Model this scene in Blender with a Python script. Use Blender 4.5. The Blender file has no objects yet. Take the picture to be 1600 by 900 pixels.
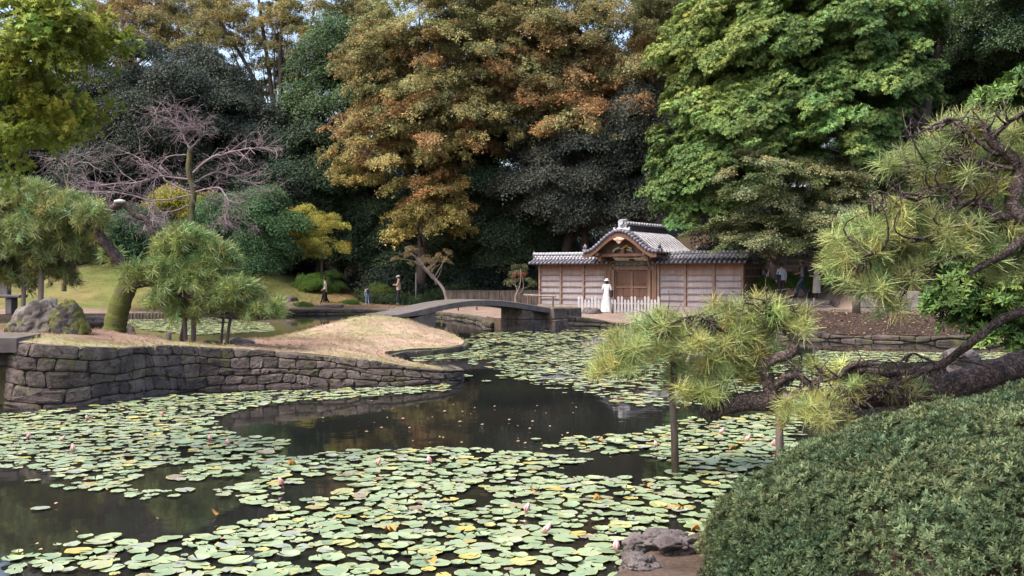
import bpy, bmesh, math, random
import numpy as np
from mathutils import Vector, Matrix, noise as mnoise
from mathutils.geometry import delaunay_2d_cdt

random.seed(5)
rng = np.random.default_rng(11)
SC = bpy.context.scene
COL = SC.collection
R = math.radians

# ------------------------------------------------------------------ camera
F, EYE, HOR = 1556.0, 2.15, 429.0          # focal in photo pixels, eye height over the water, horizon row
cam = bpy.data.cameras.new('camera'); camo = bpy.data.objects.new('camera', cam); COL.objects.link(camo)
cam.sensor_width = 36.0; cam.lens = 36.0 * F / 1600.0
cam.shift_y = -(450.0 - HOR) / 1600.0
cam.clip_start = 0.1; cam.clip_end = 2000
camo.location = (0, 0, EYE); camo.rotation_euler = (R(90), 0, 0)
SC.camera = camo

# ------------------------------------------------------------------ sky, sun, exposure
SUN_EL, SUN_AZ = 56.0, 240.0      # azimuth clockwise from +Y (view direction): sun behind the camera on the left
wd = bpy.data.worlds.new('World'); SC.world = wd; wd.use_nodes = True
wn = wd.node_tree.nodes; wl = wd.node_tree.links
sky = wn.new('ShaderNodeTexSky'); sky.sky_type = 'NISHITA'; sky.sun_disc = False
sky.sun_elevation = R(SUN_EL); sky.sun_rotation = R(SUN_AZ); sky.air_density = 1.0; sky.dust_density = 5.0; sky.ozone_density = 1.0
bg = wn['Background']; bg.inputs['Strength'].default_value = 0.15
wl.new(sky.outputs[0], bg.inputs['Color'])
sl = bpy.data.lights.new('sun', 'SUN'); sl.energy = 1.2; sl.angle = R(18.0); sl.color = (1.0, 0.97, 0.93)
so = bpy.data.objects.new('sun', sl); COL.objects.link(so)
sd = Vector((math.sin(R(SUN_AZ)) * math.cos(R(SUN_EL)), math.cos(R(SUN_AZ)) * math.cos(R(SUN_EL)), math.sin(R(SUN_EL))))
so.rotation_euler = sd.to_track_quat('Z', 'Y').to_euler(); so.location = sd * 100
vs = SC.view_settings
vs.view_transform = 'Standard'; vs.look = 'None'; vs.gamma = 1.0; vs.use_curve_mapping = False
vs.exposure = 1.58
SC.render.engine = 'CYCLES'
cy = SC.cycles
cy.max_bounces = 4; cy.diffuse_bounces = 2; cy.glossy_bounces = 3; cy.transmission_bounces = 3; cy.transparent_max_bounces = 4
cy.caustics_reflective = False; cy.caustics_refractive = False
cy.use_denoising = True
cy.use_adaptive_sampling = True

# ------------------------------------------------------------------ helpers
def W(px, py, d): return np.array([(px - 800.0) * d / F, d, EYE - (py - HOR) * d / F])
def WX(px, d): return (px - 800.0) * d / F
def WZ(py, d): return EYE - (py - HOR) * d / F
def WD(py): return F * EYE / (py - HOR)     # distance of a water pixel row
def sst(a, b, x):
    t = np.clip((np.asarray(x, float) - a) / (b - a), 0, 1); return t * t * (3 - 2 * t)

def tag(o, label=None, cat=None, group=None, kind=None):
    if label: o['label'] = label
    if cat: o['category'] = cat
    if group: o['group'] = group
    if kind: o['kind'] = kind
    return o
def thing(name, label, cat, loc=(0, 0, 0), rz=0.0, group=None):
    o = bpy.data.objects.new(name, None); COL.objects.link(o); o.location = loc; o.rotation_euler = (0, 0, rz)
    o.empty_display_size = 0.2
    return tag(o, label, cat, group)

def link_mesh(name, me, parent=None, local=False):
    o = bpy.data.objects.new(name, me); COL.objects.link(o)
    if parent is not None:
        o.parent = parent
        if not local:   # vertices are in world space: undo the parent's placement
            m = Matrix.Translation(parent.location) @ parent.rotation_euler.to_matrix().to_4x4()
            o.matrix_parent_inverse = m.inverted()
    return o
def npmesh(name, V, Fs, mats, smooth=False, fm=None):
    """V (n,3); Fs: ndarray (m,k) or list of tuples."""
    me = bpy.data.meshes.new(name)
    V = np.asarray(V, np.float32)
    if isinstance(Fs, np.ndarray):
        m, k = Fs.shape
        me.vertices.add(len(V)); me.vertices.foreach_set('co', V.ravel())
        me.loops.add(m * k); me.loops.foreach_set('vertex_index', Fs.astype(np.int32).ravel())
        me.polygons.add(m); me.polygons.foreach_set('loop_start', np.arange(0, m * k, k, dtype=np.int32))
        me.update(calc_edges=True)
    else:
        me.from_pydata([tuple(v) for v in V.tolist()], [], Fs); me.update()
    for mm in (mats if isinstance(mats, (list, tuple)) else [mats]): me.materials.append(mm)
    if smooth: me.polygons.foreach_set('use_smooth', np.ones(len(me.polygons), bool))
    if fm is not None: me.polygons.foreach_set('material_index', np.asarray(fm, np.int32))
    return me

class MB:
    """collects shapes into ONE mesh"""
    def __init__(s): s.v = []; s.f = []; s.m = []; s.mi = 0
    def add(s, V, Fc):
        b = len(s.v); s.v.extend([tuple(map(float, p)) for p in V]); s.f.extend([tuple(i + b for i in f) for f in Fc]); s.m.extend([s.mi] * len(Fc))
        return s
    def box(s, c, sz, rz=0.0, bev=0.0, M=None):
        x, y, z = [q * 0.5 for q in sz]
        if bev > 0:
            b = min(bev, x * .9, y * .9, z * .9); V = []; 
            for sx in (-1, 1):
                for sy in (-1, 1):
                    for sz_ in (-1, 1):
                        V += [(sx * x, sy * (y - b), sz_ * (z - b)), (sx * (x - b), sy * y, sz_ * (z - b)), (sx * (x - b), sy * (y - b), sz_ * z)]
            bm = bmesh.new()
            for v in V: bm.verts.new(v)
            r = bmesh.ops.convex_hull(bm, input=bm.verts[:])
            bm.verts.index_update()
            V = [v.co.copy() for v in bm.verts]; Fc = [tuple(v.index for v in f.verts) for f in bm.faces]; bm.free()
        else:
            V = [Vector((i * x, j * y, k * z)) for i in (-1, 1) for j in (-1, 1) for k in (-1, 1)]
            Fc = [(0, 1, 3, 2), (4, 6, 7, 5), (0, 4, 5, 1), (2, 3, 7, 6), (0, 2, 6, 4), (1, 5, 7, 3)]
        Rm = M if M is not None else Matrix.Rotation(rz, 3, 'Z')
        return s.add([Rm @ Vector(v) + Vector(c) for v in V], Fc)
    def tube(s, P, r, n=6, cap=True, flat=None):
        P = [np.asarray(p, float) for p in P]; k = len(P)
        r = [r] * k if np.isscalar(r) else list(np.interp(np.linspace(0, 1, k), np.linspace(0, 1, len(r)), r))
        V = []; up = None
        for i in range(k):
            t = P[min(i + 1, k - 1)] - P[max(i - 1, 0)]; t = t / (np.linalg.norm(t) + 1e-9)
            if up is None: up = np.array([0, 0, 1.]) if abs(t[2]) < .9 else np.array([1., 0, 0])
            a = np.cross(t, up); a /= np.linalg.norm(a) + 1e-9; b = np.cross(a, t); up = b
            for j in range(n):
                th = 2 * math.pi * j / n; V.append(P[i] + r[i] * (math.cos(th) * a + math.sin(th) * b))
        Fc = [(i * n + j, i * n + (j + 1) % n, (i + 1) * n + (j + 1) % n, (i + 1) * n + j) for i in range(k - 1) for j in range(n)]
        if cap: Fc += [tuple(range(n - 1, -1, -1)), tuple((k - 1) * n + j for j in range(n))]
        return s.add(V, Fc)
    def lathe(s, prof, c=(0, 0, 0), n=12, sx=1, sy=1):
        V = [(c[0] + r * sx * math.cos(2 * math.pi * j / n), c[1] + r * sy * math.sin(2 * math.pi * j / n), c[2] + z) for r, z in prof for j in range(n)]
        k = len(prof)
        Fc = [(i * n + j, i * n + (j + 1) % n, (i + 1) * n + (j + 1) % n, (i + 1) * n + j) for i in range(k - 1) for j in range(n)]
        Fc += [tuple(range(n - 1, -1, -1)), tuple((k - 1) * n + j for j in range(n))]
        return s.add(V, Fc)
    def build(s, name, mat, parent=None, smooth=False, local=False):
        me = bpy.data.meshes.new(name); me.from_pydata(s.v, [], s.f)
        for q in (mat if isinstance(mat, (list, tuple)) else [mat]): me.materials.append(q)
        me.polygons.foreach_set('material_index', np.array(s.m, np.int32))
        if smooth: me.polygons.foreach_set('use_smooth', np.ones(len(s.f), bool))
        me.update()
        return link_mesh(name, me, parent, local)

# ------------------------------------------------------------------ materials
def nmat(name):
    m = bpy.data.materials.new(name); m.use_nodes = True
    nt = m.node_tree; return m, nt.nodes, nt.links, nt.nodes['Principled BSDF']
def c4(c): return (c[0], c[1], c[2], 1.0)
def mixc(N, L, fac, a, b, mode='MIX'):
    n = N.new('ShaderNodeMix'); n.data_type = 'RGBA'; n.blend_type = mode
    for sock, v in ((n.inputs[0], fac), (n.inputs[6], a), (n.inputs[7], b)):
        if hasattr(v, 'is_linked'): L.new(v, sock)
        elif isinstance(v, (int, float)): sock.default_value = v
        else: sock.default_value = c4(v)
    return n.outputs[2]
def ramp(N, L, fac, a, b):
    n = N.new('ShaderNodeMapRange'); n.interpolation_type = 'SMOOTHSTEP'; L.new(fac, n.inputs[0]); n.inputs[1].default_value = a; n.inputs[2].default_value = b
    return n.outputs[0]
def vnoise(N, L, vec, scale, detail=4, rough=.55, stretch=None):
    if stretch:
        mp = N.new('ShaderNodeMapping'); mp.inputs['Scale'].default_value = stretch; L.new(vec, mp.inputs['Vector']); vec = mp.outputs[0]
    n = N.new('ShaderNodeTexNoise'); n.inputs['Scale'].default_value = scale; n.inputs['Detail'].default_value = detail; n.inputs['Roughness'].default_value = rough
    L.new(vec, n.inputs['Vector']); return n.outputs[0]
def math2(N, L, op, a, b):
    n = N.new('ShaderNodeMath'); n.operation = op
    for sock, v in ((n.inputs[0], a), (n.inputs[1], b)):
        if hasattr(v, 'is_linked'): L.new(v, sock)
        else: sock.default_value = v
    return n.outputs[0]
def pmat(name, ca, cb, scale=2.0, rough=.8, cc=None, scale2=9.0, t2=(.55, .7), bump=.3, bscale=None, bdist=.02, stretch=None, spec=.3,
         moss=None, mosst=(.5, .62), mosscale=3.0, rnd=0.0, objc=False, lichen=None):
    m, N, L, B = nmat(name)
    if objc: vec = N.new('ShaderNodeTexCoord').outputs['Object']
    else: vec = N.new('ShaderNodeNewGeometry').outputs['Position']
    col = mixc(N, L, ramp(N, L, vnoise(N, L, vec, scale, 5, .6, stretch), .3, .7), ca, cb)
    if cc is not None: col = mixc(N, L, ramp(N, L, vnoise(N, L, vec, scale2, 4, .6, stretch), *t2), col, cc)
    if rnd > 0:
        oi = N.new('ShaderNodeObjectInfo'); mr = N.new('ShaderNodeMapRange'); L.new(oi.outputs['Random'], mr.inputs[0]); mr.inputs[3].default_value = 1 - rnd; mr.inputs[4].default_value = 1 + rnd
        hs = N.new('ShaderNodeHueSaturation'); L.new(mr.outputs[0], hs.inputs['Value']); L.new(col, hs.inputs['Color']); col = hs.outputs[0]
    if lichen is not None: col = mixc(N, L, ramp(N, L, vnoise(N, L, vec, 5.5, 6, .7), .66, .72), col, lichen)
    if moss is not None:
        g = N.new('ShaderNodeNewGeometry'); sx = N.new('ShaderNodeSeparateXYZ'); L.new(g.outputs['Normal'], sx.inputs[0])
        up = math2(N, L, 'MULTIPLY', sx.outputs[2], .12); nn = vnoise(N, L, vec, mosscale, 5, .65)
        col = mixc(N, L, ramp(N, L, math2(N, L, 'ADD', nn, up), *mosst), col, moss)
    L.new(col, B.inputs['Base Color']); B.inputs['Roughness'].default_value = rough; B.inputs['Specular IOR Level'].default_value = spec
    if bump > 0:
        bn = N.new('ShaderNodeBump'); bn.inputs['Strength'].default_value = bump; bn.inputs['Distance'].default_value = bdist
        L.new(vnoise(N, L, vec, bscale or scale * 4, 6, .65, stretch), bn.inputs['Height']); L.new(bn.outputs[0], B.inputs['Normal'])
    return m

def leafmat(name, rough=.5, trans=.3, spec=.35, bright=1.0):
    m, N, L, B = nmat(name)
    a = N.new('ShaderNodeAttribute'); a.attribute_type = 'INSTANCER'; a.attribute_name = 'tint'
    lv = N.new('ShaderNodeAttribute'); lv.attribute_type = 'GEOMETRY'; lv.attribute_name = 'lv'
    mr = N.new('ShaderNodeMapRange'); L.new(lv.outputs['Fac'], mr.inputs[0]); mr.inputs[3].default_value = .6 * bright; mr.inputs[4].default_value = 1.4 * bright
    hs = N.new('ShaderNodeHueSaturation'); L.new(a.outputs['Color'], hs.inputs['Color']); L.new(mr.outputs[0], hs.inputs['Value'])
    hv = N.new('ShaderNodeMapRange'); L.new(lv.outputs['Fac'], hv.inputs[0]); hv.inputs[3].default_value = .515; hv.inputs[4].default_value = .485; L.new(hv.outputs[0], hs.inputs['Hue'])
    L.new(hs.outputs[0], B.inputs['Base Color']); B.inputs['Roughness'].default_value = rough; B.inputs['Specular IOR Level'].default_value = spec
    t = N.new('ShaderNodeBsdfTranslucent'); L.new(hs.outputs[0], t.inputs['Color'])
    mx = N.new('ShaderNodeMixShader'); mx.inputs[0].default_value = trans
    L.new(B.outputs[0], mx.inputs[1]); L.new(t.outputs[0], mx.inputs[2]); L.new(mx.outputs[0], N['Material Output'].inputs['Surface'])
    return m

M = {}
M['leaf'] = leafmat('leaf_matt', .6, .3, .2)
M['gloss'] = leafmat('leaf_glossy', .55, .12, .22)
M['needle'] = leafmat('pine_needle', .45, .2, .4)
M['bark'] = pmat('bark_dark', (.06, .045, .035), (.11, .085, .07), 6, .9, bump=.6, bscale=14, bdist=.03, stretch=(1, 1, .35))
M['bark_pale'] = pmat('bark_grey', (.17, .13, .11), (.30, .24, .21), 5, .9, bump=.5, bscale=12, bdist=.03, stretch=(1, 1, .3))
M['bark_pine'] = pmat('bark_pine', (.05, .036, .032), (.17, .125, .112), 9, .85, bump=1.0, bscale=24, bdist=.04, cc=(.22, .17, .155), scale2=26, t2=(.6, .75))
M['bark_pine_moss'] = pmat('bark_pine_mossy', (.07, .05, .04), (.18, .13, .10), 8, .9, bump=1.0, bscale=26, bdist=.06, moss=(.095, .105, .022), mosst=(.40, .56), mosscale=3.2)
def plates(m, scale, dist):
    """cracked bark plates: fissures between Voronoi cells darken and sink"""
    N, L = m.node_tree.nodes, m.node_tree.links; B = N['Principled BSDF']; g = N.new('ShaderNodeNewGeometry')
    nz_ = N.new('ShaderNodeTexNoise'); nz_.inputs['Scale'].default_value = scale * .7; nz_.inputs['Detail'].default_value = 3; L.new(g.outputs['Position'], nz_.inputs['Vector'])
    vec = mixc(N, L, .12, g.outputs['Position'], nz_.outputs['Color'])
    v = N.new('ShaderNodeTexVoronoi'); v.feature = 'DISTANCE_TO_EDGE'; v.inputs['Scale'].default_value = scale; L.new(vec, v.inputs['Vector'])
    e = ramp(N, L, v.outputs['Distance'], .0, .14); old = B.inputs['Base Color'].links[0].from_socket
    L.new(mixc(N, L, e, mixc(N, L, 1.0, old, (.55, .52, .52), 'MULTIPLY'), old), B.inputs['Base Color'])
    bn = N.new('ShaderNodeBump'); bn.inputs['Strength'].default_value = 1.0; bn.inputs['Distance'].default_value = dist; L.new(e, bn.inputs['Height'])
    if B.inputs['Normal'].links: L.new(B.inputs['Normal'].links[0].from_socket, bn.inputs['Normal'])
    L.new(bn.outputs[0], B.inputs['Normal'])
M['bark_cut'] = pmat('cut_wood', (.36, .32, .29), (.48, .44, .41), 8, .8, bump=.2)
M['twig'] = pmat('bare_twig', (.175, .128, .134), (.26, .195, .20), 3, .85, bump=0)
M['twig_moss'] = pmat('cherry_bark', (.055, .045, .03), (.11, .10, .035), 4, .9, bump=.5, bscale=16)
M['stone'] = pmat('wall_stone', (.070, .052, .047), (.17, .132, .115), 4.5, .88, cc=(.042, .034, .030), scale2=9, t2=(.50, .64), bump=1.0, bscale=26, bdist=.03, rnd=.34,
                  moss=(.085, .085, .03), mosst=(.58, .70), mosscale=3.1, lichen=(.28, .27, .25))
M['stone_dark'] = pmat('joint_earth', (.03, .025, .021), (.055, .046, .038), 6, .95, bump=.4)
M['stone_far'] = pmat('shore_stone', (.04, .031, .027), (.085, .068, .058), 3.5, .9, bump=.8, bscale=18, bdist=.03, rnd=.3, moss=(.07, .075, .025), mosst=(.56, .68))
M['slab'] = pmat('slab_stone', (.08, .066, .064), (.128, .108, .105), 4, .8, cc=(.09, .08, .075), scale2=18, bump=.5, bscale=60, bdist=.01, moss=(.09, .085, .05), mosst=(.6, .72), mosscale=2.0)
M['rock'] = pmat('mossy_rock', (.075, .062, .053), (.18, .155, .138), 3.2, .88, cc=(.05, .045, .04), scale2=7, bump=1.0, bscale=14, bdist=.05, moss=(.105, .105, .03), mosst=(.58, .68), mosscale=2.8, lichen=(.34, .32, .30))
M['rock_bare'] = pmat('bare_rock', (.062, .05, .048), (.145, .12, .115), 4.5, .85, cc=(.06, .05, .05), scale2=11, bump=.8, bscale=22, bdist=.04)
M['rock_green'] = pmat('green_rock', (.04, .05, .035), (.10, .12, .08), 4.5, .85, bump=.8, bscale=22, bdist=.04)
M['wood_prop'] = pmat('prop_wood', (.075, .055, .045), (.16, .125, .105), 8, .85, bump=.5, bscale=24, stretch=(1, 1, .2))
M['wood_grey'] = pmat('prop_wood_grey', (.13, .105, .09), (.22, .185, .16), 8, .85, bump=.4, bscale=24, stretch=(1, 1, .2))
M['earth'] = pmat('bank_earth', (.075, .048, .035), (.13, .085, .06), 2.5, .95, cc=(.22, .13, .075), scale2=26, t2=(.6, .66), bump=.8, bscale=30, bdist=.03)
plates(M['bark_pine'], 23, .02)
# ------------------------------------------------------------------ ground, water
def groundmat(name, bump=.6):
    m, N, L, B = nmat(name)
    a = N.new('ShaderNodeAttribute'); a.attribute_name = 'gcol'
    g = N.new('ShaderNodeNewGeometry'); vec = g.outputs['Position']
    n1 = vnoise(N, L, vec, .9, 6, .62); n2 = vnoise(N, L, vec, 24, 4, .7); n3 = vnoise(N, L, vec, 3.2, 5, .6)
    v = math2(N, L, 'ADD', math2(N, L, 'MULTIPLY', ramp(N, L, n1, .25, .75), .45), math2(N, L, 'MULTIPLY', ramp(N, L, n2, .25, .75), .55))
    v = math2(N, L, 'ADD', v, .5)
    hs = N.new('ShaderNodeHueSaturation'); L.new(a.outputs['Color'], hs.inputs['Color']); L.new(v, hs.inputs['Value'])
    col = mixc(N, L, math2(N, L, 'MULTIPLY', ramp(N, L, n3, .5, .72), .6), hs.outputs[0], mixc(N, L, 1.0, hs.outputs[0], (.52, .42, .36), 'MULTIPLY'))
    col = mixc(N, L, math2(N, L, 'MULTIPLY', ramp(N, L, vnoise(N, L, vec, 9, 3, .5), .66, .74), .6), col, mixc(N, L, 1.0, col, (2.2, 1.6, 1.1), 'MULTIPLY'))
    L.new(col, B.inputs['Base Color']); B.inputs['Roughness'].default_value = .95; B.inputs['Specular IOR Level'].default_value = .1
    bn = N.new('ShaderNodeBump'); bn.inputs['Strength'].default_value = bump; bn.inputs['Distance'].default_value = .03
    L.new(n2, bn.inputs['Height']); L.new(bn.outputs[0], B.inputs['Normal'])
    return m
M['ground'] = groundmat('ground_soil_and_grass')

def inside(P, poly):
    x, y = P[:, 0], P[:, 1]; r = np.zeros(len(P), bool); n = len(poly); j = n - 1
    for i in range(n):
        xi, yi = poly[i]; xj, yj = poly[j]
        c = ((yi > y) != (yj > y)) & (x < (xj - xi) * (y - yi) / (yj - yi + 1e-12) + xi); r ^= c; j = i
    return r
def pdist(P, line, closed=True):
    line = np.asarray(line, float); A = line; Bp = np.roll(line, -1, 0)
    if not closed: A, Bp = line[:-1], line[1:]
    d = np.full(len(P), 1e9)
    for a, b in zip(A, Bp):
        ab = b - a; t = np.clip(((P - a) @ ab) / (ab @ ab + 1e-12), 0, 1); d = np.minimum(d, np.linalg.norm(P - (a + t[:, None] * ab), axis=1))
    return d
def dens(poly, step, closed=True):
    out = []; n = len(poly)
    for i in range(n if closed else n - 1):
        a = np.array(poly[i], float); b = np.array(poly[(i + 1) % n], float); k = max(1, int(np.linalg.norm(b - a) / step))
        for q in range(k): out.append(a + (b - a) * q / k)
    if not closed: out.append(np.array(poly[-1], float))
    return np.array(out)
def smoothline(P, it=2, closed=False):
    P = np.asarray(P, float)
    for _ in range(it):
        Q = []; n = len(P)
        if not closed: Q.append(P[0])
        for i in range(n if closed else n - 1):
            a, b = P[i], P[(i + 1) % n]; Q += [a * .75 + b * .25, a * .25 + b * .75]
        if not closed: Q.append(P[-1])
        P = np.array(Q)
    return P

def land(name, poly, pts, zf, cf, skirt=-.6):
    bnd = np.array(poly, float); nb = len(bnd)
    ins = pts[inside(pts, bnd)]; ins = ins[pdist(ins, bnd) > .12]
    P = np.vstack([bnd, ins])
    r = delaunay_2d_cdt([Vector(p) for p in P.tolist()], [(i, (i + 1) % nb) for i in range(nb)], [list(range(nb))], 1, 1e-5)
    V2 = np.array([tuple(v) for v in r[0]]); Fc = [tuple(f) for f in r[2]]
    z = zf(V2); V = np.column_stack([V2, z]); C = cf(V2, z)
    # skirt
    zb = zf(bnd); base = len(V)
    V = np.vstack([V, np.column_stack([bnd, zb - .004]), np.column_stack([bnd, np.full(nb, skirt)])])
    C = np.vstack([C, cf(bnd, zb) * .55, cf(bnd, zb) * .4])
    # orient: top faces up
    out = []
    for f in Fc:
        a, b, c = V[f[0]], V[f[1]], V[f[2]]
        out.append(f if (b[0] - a[0]) * (c[1] - a[1]) - (b[1] - a[1]) * (c[0] - a[0]) > 0 else f[::-1])
    for i in range(nb):
        j = (i + 1) % nb; out.append((base + i, base + j, base + nb + j, base + nb + i))
    me = npmesh(name, V, out, M['ground'])
    me.polygons.foreach_set('use_smooth', np.array([True] * len(Fc) + [False] * nb))
    at = me.attributes.new('gcol', 'FLOAT_COLOR', 'POINT'); at.data.foreach_set('color', np.column_stack([C, np.ones(len(C))]).astype(np.float32).ravel())
    o = link_mesh(name, me); tag(o, kind='structure'); return o
def nz(P, s, o=0.0, oct=3):
    return np.array([mnoise.fractal(Vector((p[0] * s + o, p[1] * s - o, o)), 1.0, 2.0, oct) for p in P])

# peninsula ------------------------------------------------------------
WALL = smoothline([(-9.6, 16.75), (-8.35, 16.6), (-8.0, 15.95), (-7.3, 16.15), (-6.85, 16.7), (-6.5, 17.9), (-5.9, 18.75), (-4.9, 19.15), (-3.7, 19.3), (-2.6, 19.3), (-1.7, 19.4), (-1.2, 19.75), (-1.06, 20.3), (-1.35, 20.9)], 2)
LOBE = smoothline([(-1.35, 20.9), (-2.3, 22.2), (-3.2, 24.1), (-3.0, 25.5), (-2.1, 26.5), (-1.5, 27.5), (-1.35, 29), (-1.65, 31), (-2.2, 33.5), (-2.75, 35.4), (-3.6, 36.4), (-5.2, 36.2), (-6.4, 34.2), (-7.3, 31), (-8.2, 28), (-9.4, 25.6), (-10.8, 24.7), (-12.5, 24.8), (-16, 26), (-24, 27)], 2)
PEN = np.vstack([[(-24, 17.2), (-14, 17.2)], WALL, LOBE[1:]])
def zwall(x): return np.interp(x, [-9, -8, -6.5, -4.9, -3.7, -2.5, -1.7, -1.06], [1.10, 1.10, .88, .71, .60, .46, .34, .22])
def zpen(P):
    x, y = P[:, 0], P[:, 1]
    za = np.interp(x, [-20, -9, -8.2, -6.8, -5, -3.5, -2, -.8], [1.15, 1.08, 1.0, .72, .62, .5, .36, .2])
    za = np.where(y < 19.5, np.maximum(np.minimum(za, zwall(x)), zwall(x) - .02), za)
    # dip between wall and lobe, then the mound
    zv = .50 + .0 * x
    w = sst(20.0, 23.5, y); zl = za * (1 - w) + np.minimum(za, zv) * w
    mound = 1.0 * np.exp(-(((x + 4.9) / 3.9) ** 2 + ((y - 33.6) / 5.6) ** 2))
    z = np.maximum(zl * (1 - sst(24, 30, y) * .8), 0) * 1.0
    z = np.maximum(z, .12) ; z = z + mound * .62 * sst(22.5, 29, y)
    sdv = pdist(P, LOBE, False); k = sst(0, 1.6, sdv); z = (.16 + (z - .16) * (.25 + .75 * k)) 
    return z + .035 * nz(P, .7, 3.0)
def cpen(P, z):
    x, y = P[:, 0], P[:, 1]; n = nz(P, .45, 1.7, 4); n2 = nz(P, .16, 9.1, 3)
    straw = np.array([.315, .23, .17]); grn = np.array([.225, .215, .10]); br = np.array([.165, .105, .078])
    t = np.clip(.45 + 1.4 * n + .7 * n2 + .5 * sst(.45, .85, z) * (y > 27), 0, 1)[:, None]; c = straw * (1 - t * .75) + grn * t * .75
    # bare earth round the pines, browner ground in the dip
    b = sst(-6.2, -7.6, x) * sst(17.0, 18.4, y); b = np.maximum(b, .75 * sst(-3.5, -5.0, x) * sst(19.4, 20.6, y) * (1 - sst(26, 29, y)))
    b = np.maximum(b, .6 * (1 - sst(0, .9, np.hypot((x + 4.3) / 1.2, y - 34.4) )))
    b = np.clip(b + .35 * n * (b > .05), 0, 1)[:, None]
    return np.clip(c * (1 - b) + br * b, .01, 1)
gx, gy = np.meshgrid(np.arange(-24, 0, .28), np.arange(15, 38, .28)); gp = np.column_stack([gx.ravel(), gy.ravel()]) + rng.uniform(-.08, .08, (gx.size, 2))
land('peninsula_lawn', PEN, gp, zpen, cpen)

# far bank -------------------------------------------------------------
SHORE = smoothline([(-60, 46), (-30, 47.5), (-20, 49.5), (-15, 51), (-11.5, 54), (-7, 55), (-4.5, 52), (-2.4, 48), (-1.15, 43.5), (-1.05, 40.2), (-0.75, 39.1), (0.9, 38.8), (2.2, 39.2), (3.5, 39.9), (5, 39.6), (6.2, 38.3), (7.6, 36), (9.3, 33.6), (11.5, 31.9), (15, 30.6), (20, 29.8), (45, 29)], 2)
FAR = np.vstack([SHORE, [(220, 20), (220, 420), (-220, 420), (-220, 40), ]])
def zfar(P):
    x, y = P[:, 0], P[:, 1]; s = pdist(P, SHORE, False)
    z = .22 + .12 * sst(0, 3, s)
    hl = sst(-6.5, -17, x) * sst(54.5, 63, y) * 1.75 + sst(-13, -18, x) * sst(52.2, 58, y) * .75         # grassy mound on the left
    z = z + hl
    gb = np.exp(-(((x - .2) / 1.6) ** 2 + ((y - 40.2) / 1.5) ** 2)); z = z + .45 * gb          # rise behind the bridge pier
    rb = sst(8, 11.5, x); z = z + rb * (.34 * sst(.2, 6, s))                                    # brown bank on the right
    terr = sst(11.9, 12.3, x) * sst(45.2, 45.5, y); z = z * (1 - terr) + terr * 1.05
    up = sst(14.6, 14.8, x) * sst(42.35, 42.5, y); z = z * (1 - up) + up * (1.42 + .08 * np.clip(y - 42.5, 0, 30))
    back = sst(57, 95, y) * 4.5 * sst(-30, 10, x) + sst(64, 110, y) * 3
    return z + back + .03 * nz(P, .5, 5.0)
def cfar(P, z):
    x, y = P[:, 0], P[:, 1]; s = pdist(P, SHORE, False); n = nz(P, .3, 4.2, 4)
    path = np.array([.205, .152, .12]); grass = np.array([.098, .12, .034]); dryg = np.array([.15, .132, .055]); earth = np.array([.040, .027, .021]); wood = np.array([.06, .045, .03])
    c = np.tile(path, (len(P), 1))
    g = np.maximum(sst(56.0, 58.2, y + n) * sst(-5, -8, x), sst(52.0, 53.2, y + n) * sst(-13, -15, x)); gc = grass * np.clip(.5 - 1.2 * n, 0, 1)[:, None] + dryg * np.clip(.5 + 1.2 * n, 0, 1)[:, None]
    yl = sst(-13, -10, x)[:, None]; gc = gc * (1 - yl * .8) + np.array([.22, .145, .07]) * yl * .8
    c = c * (1 - g[:, None]) + gc * g[:, None]
    e = sst(7.5, 9.5, x) * (1 - sst(6.0, 7.0, s)); e = np.maximum(e, sst(14.6, 14.9, x) * sst(42.3, 42.6, y)); c = c * (1 - e[:, None]) + earth * e[:, None]
    gr = sst(8, 11, x) * sst(6.0, 7.0, s) * (1 - sst(42.3, 42.6, y)); c = c * (1 - gr[:, None]) + np.array([.115, .10, .09]) * gr[:, None]
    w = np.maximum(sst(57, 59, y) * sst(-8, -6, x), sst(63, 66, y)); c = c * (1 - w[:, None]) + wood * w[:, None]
    return np.clip(c, .01, 1)
gx, gy = np.meshgrid(np.arange(-45, 40, .6), np.arange(29, 70, .6)); a1 = np.column_stack([gx.ravel(), gy.ravel()]) + rng.uniform(-.12, .12, (gx.size, 2))
gx, gy = np.meshgrid(np.arange(-215, 215, 12.), np.arange(45, 415, 12.)); a2 = np.column_stack([gx.ravel(), gy.ravel()]); a2 = a2[~((np.abs(a2[:, 0] + 2.5) < 44) & (a2[:, 1] < 72))]
land('ground', FAR, np.vstack([a1, a2]), zfar, cfar)

# near bank ------------------------------------------------------------
NSH = smoothline([(-60, 13.2), (-11, 12.9), (-8.3, 12.0), (-7.3, 9.6), (-5.2, 6.6), (-1, 5.8), (.45, 6.35), (.8, 7.1), (1.25, 7.9), (2.1, 8.7), (3.5, 9.5), (6, 10.4), (8.3, 11.3), (9.2, 13.2), (9.7, 16.5), (12, 18), (45, 19)], 2)
NEAR = np.vstack([NSH, [(60, -20), (-60, -20)]])
def znear(P):
    s = pdist(P, NSH, False); return .06 + .4 * sst(0, 3.2, s) + .03 * nz(P, .8, 2.0)
def cnear(P, z): return np.tile(np.array([.085, .06, .046]), (len(P), 1))
gx, gy = np.meshgrid(np.arange(-14, 14, .4), np.arange(-6, 19, .4)); gp = np.column_stack([gx.ravel(), gy.ravel()]) + rng.uniform(-.1, .1, (gx.size, 2))
land('near_bank', NEAR[::-1], gp, znear, cnear)

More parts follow.
